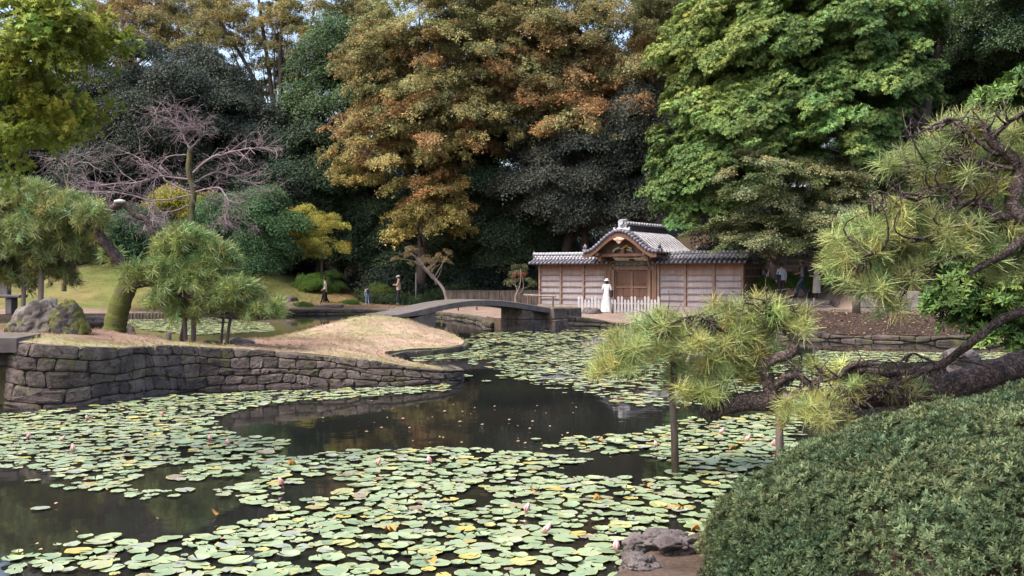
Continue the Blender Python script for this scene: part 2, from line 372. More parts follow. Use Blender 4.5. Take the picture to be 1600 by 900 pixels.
# water ----------------------------------------------------------------
m, N, L, B = nmat('pond_water')
g = N.new('ShaderNodeNewGeometry')
n1 = vnoise(N, L, g.outputs['Position'], 1.1, 3, .5); n2 = vnoise(N, L, g.outputs['Position'], 7, 2, .5)
hh = math2(N, L, 'ADD', n1, math2(N, L, 'MULTIPLY', n2, .12))
bn = N.new('ShaderNodeBump'); bn.inputs['Strength'].default_value = .10; bn.inputs['Distance'].default_value = .03; L.new(hh, bn.inputs['Height']); L.new(bn.outputs[0], B.inputs['Normal'])
L.new(mixc(N, L, ramp(N, L, vnoise(N, L, g.outputs['Position'], .25, 3), .35, .65), (.010, .011, .010), (.017, .016, .013)), B.inputs['Base Color'])
B.inputs['Roughness'].default_value = .035; B.inputs['IOR'].default_value = 1.333; B.inputs['Specular IOR Level'].default_value = .5
M['water'] = m
me = npmesh('pond_water', [(-120, -10, 0), (120, -10, 0), (120, 80, 0), (-120, 80, 0)], [(0, 1, 2, 3)], m)
tag(link_mesh('pond_water', me), kind='structure')

# ------------------------------------------------------------------ stone walls
def arcl(P):
    P = np.asarray(P, float); s = np.concatenate([[0], np.cumsum(np.linalg.norm(np.diff(P, axis=0), axis=1))]); return P, s
def wall_of_stones(root, path, ztop, zbot=-.2, nc=4, lmin=.3, lmax=.7, batter=.08, mat='stone', proud=.026, joint=.0035, seed=1, side=1, ragged=.02, bigf=None):
    """stones laid in courses along PATH; every stone is its own mesh. side=1: faces the right-hand side of the path direction"""
    rs = np.random.default_rng(seed); P, S = arcl(path); T = S[-1]
    def pos(s):
        s = min(max(s, 0), T); x = np.interp(s, S, P[:, 0]); y = np.interp(s, S, P[:, 1])
        a = np.array([np.interp(max(s - .12, 0), S, P[:, 0]), np.interp(max(s - .12, 0), S, P[:, 1])]); b = np.array([np.interp(min(s + .12, T), S, P[:, 0]), np.interp(min(s + .12, T), S, P[:, 1])])
        t = (b - a) / (np.linalg.norm(b - a) + 1e-9); return x, y, side * t[1], -side * t[0]
    ph = rs.uniform(0, 6, (12, 3))
    def zc(k, s, n):
        x, y, _, _ = pos(s); zt = ztop(x, y, s); f = k / n
        w = 0 if k in (0, n) else ragged * (math.sin(s * 2.1 + ph[k, 0]) + .6 * math.sin(s * 4.7 + ph[k, 1]))
        if k == n: w = .012 * math.sin(s * 3.3 + ph[k, 2])
        return zbot + (zt - zbot) * (f + (0 if k in (0, n) else ph[k, 2] * .012 - .035)) + w
    def pt(s, z, dp):
        x, y, nx, ny = pos(s); dd = dp + .13 - batter * (z - zbot) * .9; return (x + nx * dd, y + ny * dd, z)
    # core behind the stones
    k = max(8, int(T / .25)); V = []; Fc = []
    for i in range(k + 1):
        s = T * i / k; x, y, _, _ = pos(s); zt = ztop(x, y, s) - .03
        V += [pt(s, zbot, -.03), pt(s, zt, -.03), pt(s, zt, -.35)]
    for i in range(k): b = 3 * i; Fc += [(b, b + 3, b + 4, b + 1), (b + 1, b + 4, b + 5, b + 2)]
    link_mesh('core', npmesh('core', V, Fc, M['stone_dark']), root)
    cnt = 0
    for c in range(nc):
        s = -rs.uniform(0, lmax * .5)
        sl = rs.uniform(-.03, .03)
        while s < T - .02:
            ln = rs.uniform(lmin, lmax) * (1.15 if c == 0 else 1.0) * (bigf(s) if bigf else 1.0); e = s + ln
            if T - e < lmin * .6: e = T
            a, b = max(s, 0), min(e, T); s = e
            if b - a < .06: continue
            sl2 = rs.uniform(-.08, .08) if e < T else 0
            n = nc
            def edge(u, v):   # u 0..1 along, v 0..1 up
                ss = a + (b - a) * u + (sl * (1 - u) + sl2 * u) * (v - .5)
                z0, z1 = zc(c, ss, n), zc(c + 1, ss, n); return ss, z0 + (z1 - z0) * v
            sl = sl2
            hgt = edge(.5, 1)[1] - edge(.5, 0)[1]; wid = b - a
            pr = proud * rs.uniform(.5, 1.5); 
            cu, cv = min(.3, .03 / (b - a)) * rs.uniform(.5, 2), rs.uniform(.06, .22); ring = [(.0, cv), (cu, .0), (.5, .0), (1 - cu, .0), (1., cv * .8), (1., 1 - cv), (1 - cu, 1.), (.5, 1.), (cu * 1.2, 1.), (.0, 1 - cv)]
            ring = [(u, v) for u, v in ring]
            def mk(ins, dp, jit):
                out = []
                for u, v in ring:
                    iu, iv = min(.45, ins / wid), min(.45, ins / hgt)
                    uu, vv = iu + (1 - 2 * iu) * u, iv + (1 - 2 * iv) * v
                    ss, z = edge(uu, vv); out.append(pt(ss + rs.uniform(-jit, jit), z + rs.uniform(-jit, jit) * .6, dp + rs.uniform(-jit, jit)))
                return out
            r0 = mk(joint, -.12, 0); r1 = mk(joint, -.01, .003); r2 = mk(joint + .010, pr * .75, .005); r3 = mk(joint + min(.05, hgt * .2), pr * 1.1, .010)
            ss, z = edge(.5 + rs.uniform(-.15, .15), .5); V = r0 + r1 + r2 + r3 + [pt(ss, z, pr * 1.3)]; q = len(ring)
            Fc = [(l * q + i, l * q + (i + 1) % q, (l + 1) * q + (i + 1) % q, (l + 1) * q + i) for l in range(3) for i in range(q)] + [(3 * q + i, 3 * q + (i + 1) % q, 4 * q) for i in range(q)]
            if side < 0: Fc = [f[::-1] for f in Fc]
            me = npmesh('stone', V, Fc, M[mat]); link_mesh('stone', me, root); cnt += 1
    return cnt

w = thing('stone_retaining_wall', 'long curved wall of dark fitted stones along the lawn, highest at the left corner', 'stone wall', (-8, 16, 0))
i0 = int(np.argmin(np.hypot(WALL[:, 0] + 8.05, WALL[:, 1] - 16.0)))
wall_of_stones(w, WALL[max(0, i0 - 1):], lambda x, y, s: float(zwall(np.array([x]))[0]) + .0, nc=5, lmin=.17, lmax=.50, seed=3, zbot=-.12, ragged=.034, proud=.016, bigf=lambda s: 1.5 if s < 1.5 else 1.0)
w = thing('culvert_wall', 'shaded wall of rough stones under the slab bridge at the left edge', 'stone wall', (-9, 16.8, 0))
wall_of_stones(w, [(-14, 17.0), (-8.5, 17.0)], lambda x, y, s: .92, nc=5, lmin=.25, lmax=.6, seed=4)
# slab footbridge at the left edge
sb = thing('slab_footbridge', 'grey stone slab footbridge meeting the wall corner at the left edge', 'footbridge', (-9, 16, 0))
b = MB(); b.add([(-14.5, 14.6, 1.20), (-7.95, 15.98, 1.13), (-8.05, 17.0, 1.14), (-14.5, 16.6, 1.21), (-14.5, 14.6, .92), (-7.95, 15.98, .90), (-8.05, 17.0, .90), (-14.5, 16.6, .92)], [(0, 1, 2, 3), (4, 7, 6, 5), (0, 4, 5, 1), (1, 5, 6, 2), (2, 6, 7, 3), (3, 7, 4, 0)])
b.build('slab', M['slab'], sb)
b = MB(); b.add([(-14.5, 15.0, .90), (-8.2, 16.4, .88), (-8.2, 16.7, .88), (-14.5, 15.4, .90), (-14.5, 15.0, .66), (-8.2, 16.4, .66), (-8.2, 16.7, .66), (-14.5, 15.4, .66)], [(0, 1, 2, 3), (4, 7, 6, 5), (0, 4, 5, 1), (1, 5, 6, 2), (2, 6, 7, 3), (3, 7, 4, 0)])
b.build('beam', M['slab'], sb)
# lobe edge
w = thing('lawn_edge_stones', 'low mossy stone edging round the far lobe of the lawn', 'stone edging', (-2, 26, 0))
il = [i for i in range(len(LOBE)) if 24.6 < LOBE[i][1] < 30 and LOBE[i][0] > -4]
wall_of_stones(w, LOBE[il], lambda x, y, s: .17, zbot=-.1, nc=1, lmin=.3, lmax=.6, mat='stone_far', seed=6)
# pier and gate bank wall
si = lambda p: int(np.argmin(np.hypot(SHORE[:, 0] - p[0], SHORE[:, 1] - p[1])))
w = thing('bank_wall', 'sloping stone bank wall running from the bridge pier towards the gate', 'stone wall', (2, 39, 0))
wall_of_stones(w, SHORE[si((1.4, 38.9)):si((6.2, 38.3)) + 1], lambda x, y, s: float(np.interp(x, [1, 2, 3.2, 4.2, 6], [.78, .58, .40, .24, .18])), zbot=-.1, nc=3, lmin=.4, lmax=.9, mat='stone_far', seed=8, proud=.05)
w = thing('shore_stones', 'row of shore stones below the brown earth bank on the far right', 'stone edging', (12, 32, 0))
wall_of_stones(w, SHORE[si((6.5, 37.8)):si((24, 29.6)) + 1], lambda x, y, s: .22 + .06 * math.sin(s * 1.9) * math.sin(s * .7), zbot=-.1, nc=2, lmin=.25, lmax=.85, mat='stone_far', seed=9, proud=.06, ragged=.05)
w = thing('stream_stones', 'rough stone edging of the far bank seen under the arched bridge', 'stone edging', (-4, 50, 0))
wall_of_stones(w, SHORE[si((-4.8, 52.6)):si((-.78, 39.15)) + 1], lambda x, y, s: .27, zbot=-.1, nc=2, lmin=.35, lmax=.8, mat='stone_far', seed=10, proud=.06)
w = thing('path_edge_stones', 'rough stone edging of the far bank below the walking people', 'stone edging', (-10, 54, 0))
wall_of_stones(w, SHORE[si((-16, 50.5)):si((-5, 53)) + 1], lambda x, y, s: .25, zbot=-.1, nc=2, lmin=.4, lmax=.9, mat='stone_far', seed=12, proud=.06)
# ------------------------------------------------------------------ foliage prototypes (templates, never linked to the scene themselves)
def unit(v): return v / (np.linalg.norm(v, axis=-1, keepdims=True) + 1e-9)
def rdir(n, r): return unit(r.normal(size=(n, 3)))
def kites(pos, d, nr, Ln, Wd, fold=.0, droop=.12, mid=.45):
    """leaf quads: base, side, tip, side"""
    sdv = unit(np.cross(d, nr)); up = unit(np.cross(sdv, d)); Ln = np.broadcast_to(Ln, (len(pos),))[:, None]; Wd = np.broadcast_to(Wd, (len(pos),))[:, None]
    a = pos; c = pos + d * Ln - up * Ln * droop; m = pos + d * Ln * mid + up * Wd * fold
    V = np.stack([a, m + sdv * Wd * .5, c, m - sdv * Wd * .5], 1).reshape(-1, 3)
    return V, np.arange(len(pos) * 4).reshape(-1, 4)
def leaf_proto(name, V, Fq, lv, mat, extra=None):
    me = npmesh(name, V, Fq, [mat] if extra is None else [mat, extra[2]])
    at = me.attributes.new('lv', 'FLOAT', 'FACE'); at.data.foreach_set('value', lv.astype(np.float32))
    return bpy.data.objects.new(name, me)
def proto_spray(n, rad, ll, seed, mat, lw=.55, thick=.12, twigs=11, droop=.16, star=False, updown=.5):
    """a flat layered fan of leaves along twigs (zelkova, maple)"""
    r = np.random.default_rng(seed); tw = r.uniform(0, 2 * math.pi, twigs); tl = r.uniform(.45, 1.0, twigs) * rad
    k = r.integers(0, twigs, n); t = r.uniform(.1, 1, n) ** .75
    x = t * tl[k]; off = r.normal(0, .13, n) * rad * (0.3 + t)
    ca, sa = np.cos(tw[k]), np.sin(tw[k])
    pos = np.stack([ca * x - sa * off, sa * x + ca * off, r.normal(0, thick, n) * rad - droop * rad * t * t], 1)
    d = unit(np.stack([ca, sa, np.full(n, -.15)], 1) + r.normal(0, .65, (n, 3)) * np.array([1, 1, .45]))
    nr = unit(np.array([0, 0, 1.]) + r.normal(0, updown, (n, 3)))
    L = ll * r.uniform(.65, 1.25, n)
    if star:
        Vs = []; 
        sdv = unit(np.cross(nr, d)); dd = unit(np.cross(sdv, nr))
        for a, s in ((0, 1.), (.75, .9), (-.75, .9), (1.5, .62), (-1.5, .62)):
            e = dd * math.cos(a) + sdv * math.sin(a); V, _ = kites(pos, e, nr, L * s, L * s * .34, 0, .1, .5); Vs.append(V.reshape(n, 4, 3))
        V = np.concatenate(Vs, 1).reshape(-1, 3); Fq = np.arange(len(V)).reshape(-1, 4); lv = np.repeat(r.uniform(0, 1, n), 5)
    else:
        V, Fq = kites(pos, d, nr, L, L * lw); lv = r.uniform(0, 1, n)
    return leaf_proto(name='p', V=V, Fq=Fq, lv=lv, mat=mat)
def proto_clump(n, rad, ll, seed, mat, lw=.5, zsq=.75):
    """a bushy dome of leaves"""
    r = np.random.default_rng(seed); o = rdir(n, r); o[:, 2] = np.abs(o[:, 2]) * 1.1 - .25; o = unit(o)
    q = 1 + .22 * np.sin(o[:, 0] * 5 + seed) * np.sin(o[:, 1] * 5 + seed * 2) + .15 * np.sin(o[:, 2] * 9 + seed)
    pos = o * (rad * r.uniform(.45, 1, n) ** .5 * q)[:, None] * np.array([1, 1, zsq])
    d = unit(o * .6 + r.normal(0, .6, (n, 3)) + np.array([0, 0, -.15])); nr = unit(o + np.array([0, 0, .5]) + r.normal(0, .45, (n, 3))); L = ll * r.uniform(.65, 1.3, n)
    V, Fq = kites(pos, d, nr, L, L * lw); return leaf_proto('p', V, Fq, r.uniform(0, 1, n), mat)
def proto_rosettes(nr_, rad, ll, seed, mat, per=8, lw=.3, zsq=.6, open_=.9, lo_=.15):
    """rosettes of long leaves on a dome"""
    r = np.random.default_rng(seed); o = rdir(nr_, r); o[:, 2] = np.abs(o[:, 2]) - .15; o = unit(o)
    c = o * (rad * r.uniform(.5, 1, nr_) ** .5)[:, None] * np.array([1, 1, zsq]); ax = unit(o * .6 + np.array([0, 0, .7]) + r.normal(0, .25, (nr_, 3)))
    t1 = unit(np.cross(ax, rdir(nr_, r))); t2 = np.cross(ax, t1); Vs = []; lvs = []; base = r.uniform(0, 1, nr_)
    for i in range(per):
        th = 2 * math.pi * i / per + r.uniform(-.3, .3, nr_); el = r.uniform(lo_, open_, nr_)
        rad_ = t1 * np.cos(th)[:, None] + t2 * np.sin(th)[:, None]; d = unit(rad_ * np.cos(el)[:, None] + ax * np.sin(el)[:, None])
        nrm = unit(ax - d * np.sum(ax * d, 1)[:, None]); L = ll * r.uniform(.7, 1.2, nr_)
        V, _ = kites(c, d, nrm, L, L * lw, .0, .15, .6); Vs.append(V.reshape(nr_, 4, 3)); lvs.append(np.clip(base + r.uniform(-.25, .25, nr_), 0, 1))
    V = np.concatenate(Vs, 0).reshape(-1, 3); return leaf_proto('p', V, np.arange(len(V)).reshape(-1, 4), np.concatenate(lvs), mat)
def proto_needles(nt, spread, ll, nw, per, seed, mat):
    """a few pine tufts: thin needles round a shoot"""
    r = np.random.default_rng(seed); Vs = []; lv = []
    for k in range(nt):
        c = r.normal(0, spread, 3) * np.array([1, 1, .5]); ax = unit(np.array([0, 0, 1.]) + r.normal(0, .45, 3)); t1 = unit(np.cross(ax, r.normal(size=3))); t2 = np.cross(ax, t1)
        th = r.uniform(0, 2 * math.pi, per); el = np.arcsin(r.uniform(-.25, .98, per)); st = c + ax * (r.uniform(-.35, .3, per) * ll)[:, None]
        d = unit((t1 * np.cos(th)[:, None] + t2 * np.sin(th)[:, None]) * np.cos(el)[:, None] + ax * np.sin(el)[:, None]); L = ll * r.uniform(.75, 1.15, per)
        sv = unit(np.cross(d, rdir(per, r))) * nw * .5
        tip = st + d * L[:, None] - np.array([0, 0, 1.]) * (L * .05)[:, None]
        V = np.stack([st - sv, st + sv, tip + sv * .5, tip - sv * .5], 1); Vs.append(V.reshape(-1, 3)); lv.append(np.clip(r.uniform(0, 1) * .5 + r.uniform(0, .5, per), 0, 1))
    V = np.concatenate(Vs); return leaf_proto('p', V, np.arange(len(V)).reshape(-1, 4), np.concatenate(lv), mat)
PR = {}
def protos(key, fn, n=3): PR[key] = [fn(100 + 17 * i + sum(map(ord, key))) for i in range(n)]
protos('zelkova', lambda s: proto_spray(120, .55, .135, s, M['leaf'], .5, .16, 6, .35, updown=.6), 4)
protos('maple_far', lambda s: proto_spray(150, .5, .095, s, M['leaf'], .6, .08, 9, .25, updown=.35))
protos('maple_near', lambda s: proto_spray(70, .34, .062, s, M['leaf'], .6, .10, 7, .25, star=True, updown=.55))
protos('evergreen', lambda s: proto_clump(380, .85, .13, s, M['gloss'], .45))
protos('fine', lambda s: proto_clump(300, .5, .085, s, M['leaf'], .5))
protos('rosette', lambda s: proto_rosettes(40, .45, .135, s, M['gloss'], 7, .34, .5, .9))
protos('glossy_near', lambda s: proto_rosettes(12, .22, .12, s, M['gloss'], 8, .30, .6))
protos('pine_near', lambda s: proto_needles(2, .05, .15, .0046, 56, s, M['needle']), 4)
protos('pine_mid', lambda s: proto_needles(2, .06, .19, .011, 36, s, M['needle']), 4)
protos('azalea', lambda s: proto_rosettes(24, .14, .034, s, M['leaf'], 12, .24, .3, 1.35, .35), 4)
protos('tuft', lambda s: proto_needles(3, .10, .35, .014, 45, s, M['leaf']), 2)

_NG = {}
def scatter_group(key):
    if key in _NG: return _NG[key]
    ng = bpy.data.node_groups.new('scatter_' + key, 'GeometryNodeTree')
    ng.interface.new_socket('Geometry', in_out='INPUT', socket_type='NodeSocketGeometry'); ng.interface.new_socket('Geometry', in_out='OUTPUT', socket_type='NodeSocketGeometry')
    N, L = ng.nodes, ng.links; gi = N.new('NodeGroupInput'); go = N.new('NodeGroupOutput'); io = N.new('GeometryNodeInstanceOnPoints'); jn = N.new('GeometryNodeJoinGeometry')
    for p in PR[key]:
        oi = N.new('GeometryNodeObjectInfo'); oi.inputs['Object'].default_value = p; g2 = N.new('GeometryNodeGeometryToInstance')
        L.new(oi.outputs['Geometry'], g2.inputs[0]); L.new(g2.outputs[0], jn.inputs[0])
    def at(n, t):
        a = N.new('GeometryNodeInputNamedAttribute'); a.data_type = t; a.inputs[0].default_value = n; return a.outputs[0]
    L.new(gi.outputs[0], io.inputs['Points']); L.new(jn.outputs[0], io.inputs['Instance']); io.inputs['Pick Instance'].default_value = True
    L.new(at('pick', 'INT'), io.inputs['Instance Index']); er = N.new('FunctionNodeEulerToRotation'); L.new(at('rot', 'FLOAT_VECTOR'), er.inputs[0]); L.new(er.outputs[0], io.inputs['Rotation'])
    L.new(at('scl', 'FLOAT'), io.inputs['Scale']); L.new(io.outputs[0], go.inputs[0]); _NG[key] = ng; return ng
def scatter(name, key, pos, nrm, scl, tint, parent, seed=0, kind=None):
    n = len(pos); r = np.random.default_rng(seed + n); me = bpy.data.meshes.new(name); me.vertices.add(n); me.vertices.foreach_set('co', np.asarray(pos, np.float32).ravel())
    nrm = unit(np.asarray(nrm, float)); th = np.arccos(np.clip(nrm[:, 2], -1, 1)); ph = np.arctan2(nrm[:, 1], nrm[:, 0])
    ph = np.where(th < .15, r.uniform(0, 6.28, n), ph)
    rot = np.stack([np.zeros(n), th, ph], 1)
    me.attributes.new('rot', 'FLOAT_VECTOR', 'POINT').data.foreach_set('vector', rot.astype(np.float32).ravel())
    me.attributes.new('scl', 'FLOAT', 'POINT').data.foreach_set('value', np.asarray(scl, np.float32) * np.ones(n, np.float32))
    me.attributes.new('pick', 'INT', 'POINT').data.foreach_set('value', r.integers(0, len(PR[key]), n).astype(np.int32))
    me.attributes.new('tint', 'FLOAT_COLOR', 'POINT').data.foreach_set('color', np.column_stack([np.clip(tint, 0, 1), np.ones(n)]).astype(np.float32).ravel())
    o = link_mesh(name, me, parent); md = o.modifiers.new('leaves', 'NODES'); md.node_group = scatter_group(key)
    if kind: o['kind'] = kind
    return o

def jitter_tint(base, n, r, a=.18, hue=.08):
    base = np.broadcast_to(np.asarray(base, float), (n, 3)); v = np.exp(r.normal(0, a, (n, 1))); h = r.normal(0, hue, (n, 1)) * np.array([1, 0, -.5])
    return np.clip(base * v * (1 + h), .003, 1)

def crown(envs, key, tint, seed, lobe_r=1.3, per_area=.9, clumps=16, flat=.45, scl=(.75, 1.2), fill=.25, back=.35, name='crown', parent=None, tilt=.55, lo=-.75, bough=0.0, lean=(0, 0, 0)):
    """envs: (px, py, rx_px, ry_px, d, depth_m) ellipsoids. Boughs sit over the shell of every ellipsoid, clumps of leaves over every bough."""
    r = np.random.default_rng(seed); PP, NN, SS, TT, LOB = [], [], [], [], []
    for (px, py, rx, ry, d, dep) in envs:
        c = W(px, py, d); a = np.array([rx * d / F, dep, ry * d / F]); area = 4 * math.pi * ((a[0] * a[1]) ** 1.6 / 3 + (a[0] * a[2]) ** 1.6 / 3 + (a[1] * a[2]) ** 1.6 / 3) ** (1 / 1.6)
        nl = max(4, int(area * per_area / (math.pi * lobe_r ** 2)))
        k = 0
        while k < nl:
            o = rdir(1, r)[0]
            if o[1] > back and r.random() < .85: continue
            if o[2] < lo and r.random() < .8: continue
            k += 1
            inner = r.random() < fill
            q = r.uniform(.35, .75) if inner else r.uniform(.78, 1.03)
            lc = c + o * a * q; lr = lobe_r * r.uniform(.6, 1.25); LOB.append(lc)
            m = max(3, int(clumps * (lr / lobe_r) ** 2 * r.uniform(.8, 1.2)))
            e = rdir(m, r); e[:, 2] = np.abs(e[:, 2]) - .2
            p = lc + e * (lr * r.uniform(.35, 1, m) ** .6)[:, None] * np.array([1, 1, flat]) + o * np.array([1, 1, .3]) * lr * .15
            if bough > 0:      # a branch-like spray: long, narrow, thin, drooping towards its tip
                dh = unit(np.array([o[0], o[1], 0]) + np.asarray(lean) + r.normal(0, .55, 3) * np.array([1, 1, .25])); sh = unit(np.cross(dh, [0, 0, 1.])); t = r.uniform(-.75, .75, m)
                p = lc + dh * (t * lr * bough)[:, None] + sh * (r.normal(0, .34, m) * lr * (1.05 - .5 * t))[:, None] + np.array([0, 0, 1.]) * (r.normal(0, flat * .45, m) * lr - .28 * lr * (t + .75) ** 2 + .2 * lr)[:, None]
                e = unit(dh * .5 + r.normal(0, .5, (m, 3)))
            PP.append(p); NN.append(unit(e * tilt + o * .25 + np.array([0, 0, 1.]))); SS.append(r.uniform(*scl, m))
            tb = tint(p, o, r) if callable(tint) else np.tile(np.asarray(tint, float), (m, 1))
            TT.append(jitter_tint(tb * math.exp(r.normal(0, .14)), m, r, .14, .08))
    P = np.concatenate(PP); o = scatter(name, key, P, np.concatenate(NN), np.concatenate(SS), np.concatenate(TT), parent, seed, 'stuff')
    return o, LOB

def bez(a, b, c, n): 
    t = np.linspace(0, 1, n)[:, None]; return (1 - t) ** 2 * np.asarray(a) + 2 * t * (1 - t) * np.asarray(b) + t * t * np.asarray(c)
def limbs(mb, base, fork, lobes, r0, r, nmax=26, seg=6, sag=.25):
    """limbs that leave the trunk between base and the fork and curve up and out to the boughs"""
    base = np.asarray(base, float); fork = np.asarray(fork, float)
    L = list(lobes); r.shuffle(L)
    for lc in L[:nmax]:
        lc = np.asarray(lc); t = r.uniform(.45, 1.0); s = base + (fork - base) * t
        if lc[2] < s[2]: s = base + (fork - base) * max(.25, min(1, (lc[2] - base[2] - 1) / (fork[2] - base[2] + 1e-6)))
        mid = s * .5 + lc * .5 + np.array([0, 0, sag * np.linalg.norm(lc - s)]) * r.uniform(.2, 1.0) + r.normal(0, .25, 3)
        rr = r0 * r.uniform(.16, .34)
        mb.tube(bez(s, mid, lc, seg), np.linspace(rr, rr * .18, seg), 5, False)

def tree(name, label, envs, key, tint, seed, trunk, r0, group=None, barkm='bark', cat='tree', nl=26, trunk_extra=None, **kw):
    """trunk: list of (px,py,d) from the ground up; last point is the fork"""
    P = [W(*t) for t in trunk]; root = thing(name, label, cat, tuple(P[0]), group=group); r = np.random.default_rng(seed + 1)
    o, LOB = crown(envs, key, tint, seed, parent=root, **kw)
    mb = MB(); k = len(P)
    P2 = smoothline(P, 2); rad = np.linspace(r0, r0 * .45, len(P2)); rad[0] *= 1.35; mb.tube(P2, rad, 9)
    limbs(mb, P[0], P[-1], LOB, r0, r, nl)
    for ex in (trunk_extra or []):
        Q = smoothline([W(*t) for t in ex[0]], 2); mb.tube(Q, np.linspace(ex[1], ex[2], len(Q)), 7)
    mb.build('trunk', M[barkm], root, True)
    return root

# ---- colours of the leaves, one crown with sunlight painted in
def mixp(a, b, t): t = np.clip(np.asarray(t, float), 0, 1).reshape(-1, 1); return np.asarray(a, float) * (1 - t) + np.asarray(b, float) * t
OLIVE, ORANGE, RUST, YELLOW = (.185, .21, .09), (.36, .19, .085), (.30, .14, .07), (.39, .32, .09)
DARK, DARKG, MIDG, BRIGHT, LIME_LIT = (.030, .046, .034), (.048, .078, .040), (.062, .115, .050), (.085, .155, .042), (.20, .255, .065)

def t_zel_left(p, o, r): return mixp(OLIVE, (.27, .16, .06), .15 + .4 * (r.random() > .55) + .4 * r.random(len(p)))
def t_zel_olive(p, o, r): return mixp((.18, .19, .075), (.28, .21, .07), .3 + .4 * (r.random() > .6) + .2 * r.random(len(p)))
def t_orange_left(p, o, r):
    z = p[:, 2]; yl = mixp(OLIVE, YELLOW, .55 * sst(12, 5, z) + .2); k = (r.random() < .33) * .55 + .3 * r.random(len(p)); return mixp(yl, ORANGE, k * sst(3, 7, z) * sst(20, 13, z) + .04)
def t_orange_mid(p, o, r):
    z = p[:, 2]; top = mixp(OLIVE, (.22, .20, .075), r.random()); k = sst(20.5, 12, z) * (.55 * (r.random() < .5) + .38 * r.random(len(p))); return mixp(top, mixp(ORANGE, RUST, np.full(len(p), r.random() * .7)), k)
def t_right(p, o, r):
    z = p[:, 2]; return mixp(BRIGHT, LIME_LIT, -.05 + .75 * sst(7, 13, z) * sst(14, 9, p[:, 0]) + .4 * r.random(len(p)))  # sunlit upper left painted in as lime, plus random leaf tone
def t_maple_near(p, o, r): return mixp((.16, .225, .035), (.30, .29, .05), np.full(len(p), r.random()) * .8)

# ------------------------------------------------------------------ the wood behind the pond
# far rear trees closing the view
tree('zelkova_tree', 'orange and olive zelkova at the far upper left with dark forked stems', [(215, 60, 120, 75, 74, 5), (110, 95, 70, 75, 74, 4), (300, 30, 90, 60, 75, 4)], 'zelkova', t_zel_left, 21, [(150, 440, 74), (128, 300, 74), (120, 160, 74)], .38, 'tall zelkovas', lobe_r=1.2, clumps=13, per_area=1.15, flat=.4, tilt=.5, bough=1.7,
     trunk_extra=[([(120, 230, 74), (140, 120, 73), (175, 50, 72)], .2, .05), ([(118, 200, 74), (105, 110, 74), (95, 40, 74)], .18, .05), ([(120, 190, 74), (150, 100, 73), (210, 60, 72)], .14, .04), ([(122, 180, 74), (150, 130, 73), (185, 90, 73)], .13, .03)])
tree('zelkova_tree', 'yellowing zelkova with a tall fan of bare dark stems against the sky', [(395, 40, 90, 70, 70, 4), (500, 45, 110, 85, 70, 4), (455, 120, 50, 30, 71, 3), (560, 100, 50, 60, 71, 3), (395, 150, 30, 20, 70, 2)], 'zelkova', t_zel_olive, 22, [(432, 440, 69), (430, 300, 69), (432, 215, 69)], .34, 'tall zelkovas', lobe_r=1.1, clumps=11, per_area=.9, flat=.4, tilt=.5, bough=1.7,
     trunk_extra=[([(432, 240, 69), (415, 160, 69), (380, 90, 69), (340, 30, 69)], .24, .06), ([(432, 230, 69), (425, 140, 69), (410, 40, 69), (400, -30, 69)], .22, .06), ([(434, 230, 69), (440, 150, 68), (437, 60, 68), (450, -30, 68)], .24, .07), ([(436, 220, 69), (462, 140, 68), (480, 60, 68), (500, -20, 68)], .20, .05), ([(438, 215, 69), (475, 160, 69), (520, 90, 69), (545, 20, 69)], .18, .05), ([(470, 215, 70), (480, 120, 70), (520, 30, 70)], .16, .05)])
tree('zelkova_tree', 'great zelkova turning orange and yellow down to its low boughs', [(670, 90, 110, 140, 60, 5), (620, 230, 80, 85, 59, 4), (690, 330, 55, 60, 58, 2.5), (745, 60, 90, 100, 62, 5), (595, 170, 45, 85, 59, 3), (700, 200, 80, 70, 59, 4)], 'zelkova', t_orange_left, 23, [(655, 470, 61), (665, 330, 61), (670, 180, 61)], .42, 'tall zelkovas', lobe_r=1.1, clumps=14, per_area=1.25, fill=.35, flat=.28, tilt=.5, bough=1.9, lean=(-.4, -.2, -.1))
tree('zelkova_tree', 'broad zelkova with rust orange leaves and olive top above the gate', [(830, 60, 135, 105, 62, 5), (960, 75, 130, 110, 62, 5), (780, 150, 95, 85, 60, 4), (1010, 140, 80, 75, 60, 4), (890, 190, 85, 40, 58, 3), (1070, 40, 80, 80, 63, 4), (880, 130, 110, 60, 61, 4)], 'zelkova', t_orange_mid, 24, [(895, 460, 63), (893, 300, 63), (890, 190, 63)], .45, 'tall zelkovas', lobe_r=1.1, clumps=14, per_area=1.15, fill=.35, flat=.28, tilt=.5, bough=1.9,
     trunk_extra=[([(890, 260, 62), (870, 160, 61), (840, 80, 61)], .22, .05), ([(892, 260, 62), (915, 150, 61), (960, 60, 61)], .22, .05), ([(893, 230, 62), (900, 140, 61), (905, 40, 61)], .2, .05), ([(893, 260, 61), (960, 190, 60), (1030, 135, 60)], .15, .04)])
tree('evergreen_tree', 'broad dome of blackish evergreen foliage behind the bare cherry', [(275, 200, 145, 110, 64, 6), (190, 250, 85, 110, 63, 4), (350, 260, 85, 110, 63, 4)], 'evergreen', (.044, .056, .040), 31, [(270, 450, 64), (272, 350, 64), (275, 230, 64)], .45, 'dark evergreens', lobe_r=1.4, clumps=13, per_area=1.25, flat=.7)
tree('evergreen_tree', 'mid green layered tree standing between the two zelkovas', [(555, 95, 85, 50, 66, 4), (520, 165, 70, 40, 65, 3), (600, 140, 50, 70, 66, 3)], 'evergreen', (.072, .118, .048), 32, [(530, 450, 66), (540, 300, 66), (545, 150, 66)], .3, 'dark evergreens', lobe_r=1.3, clumps=13, per_area=1.1, flat=.5)
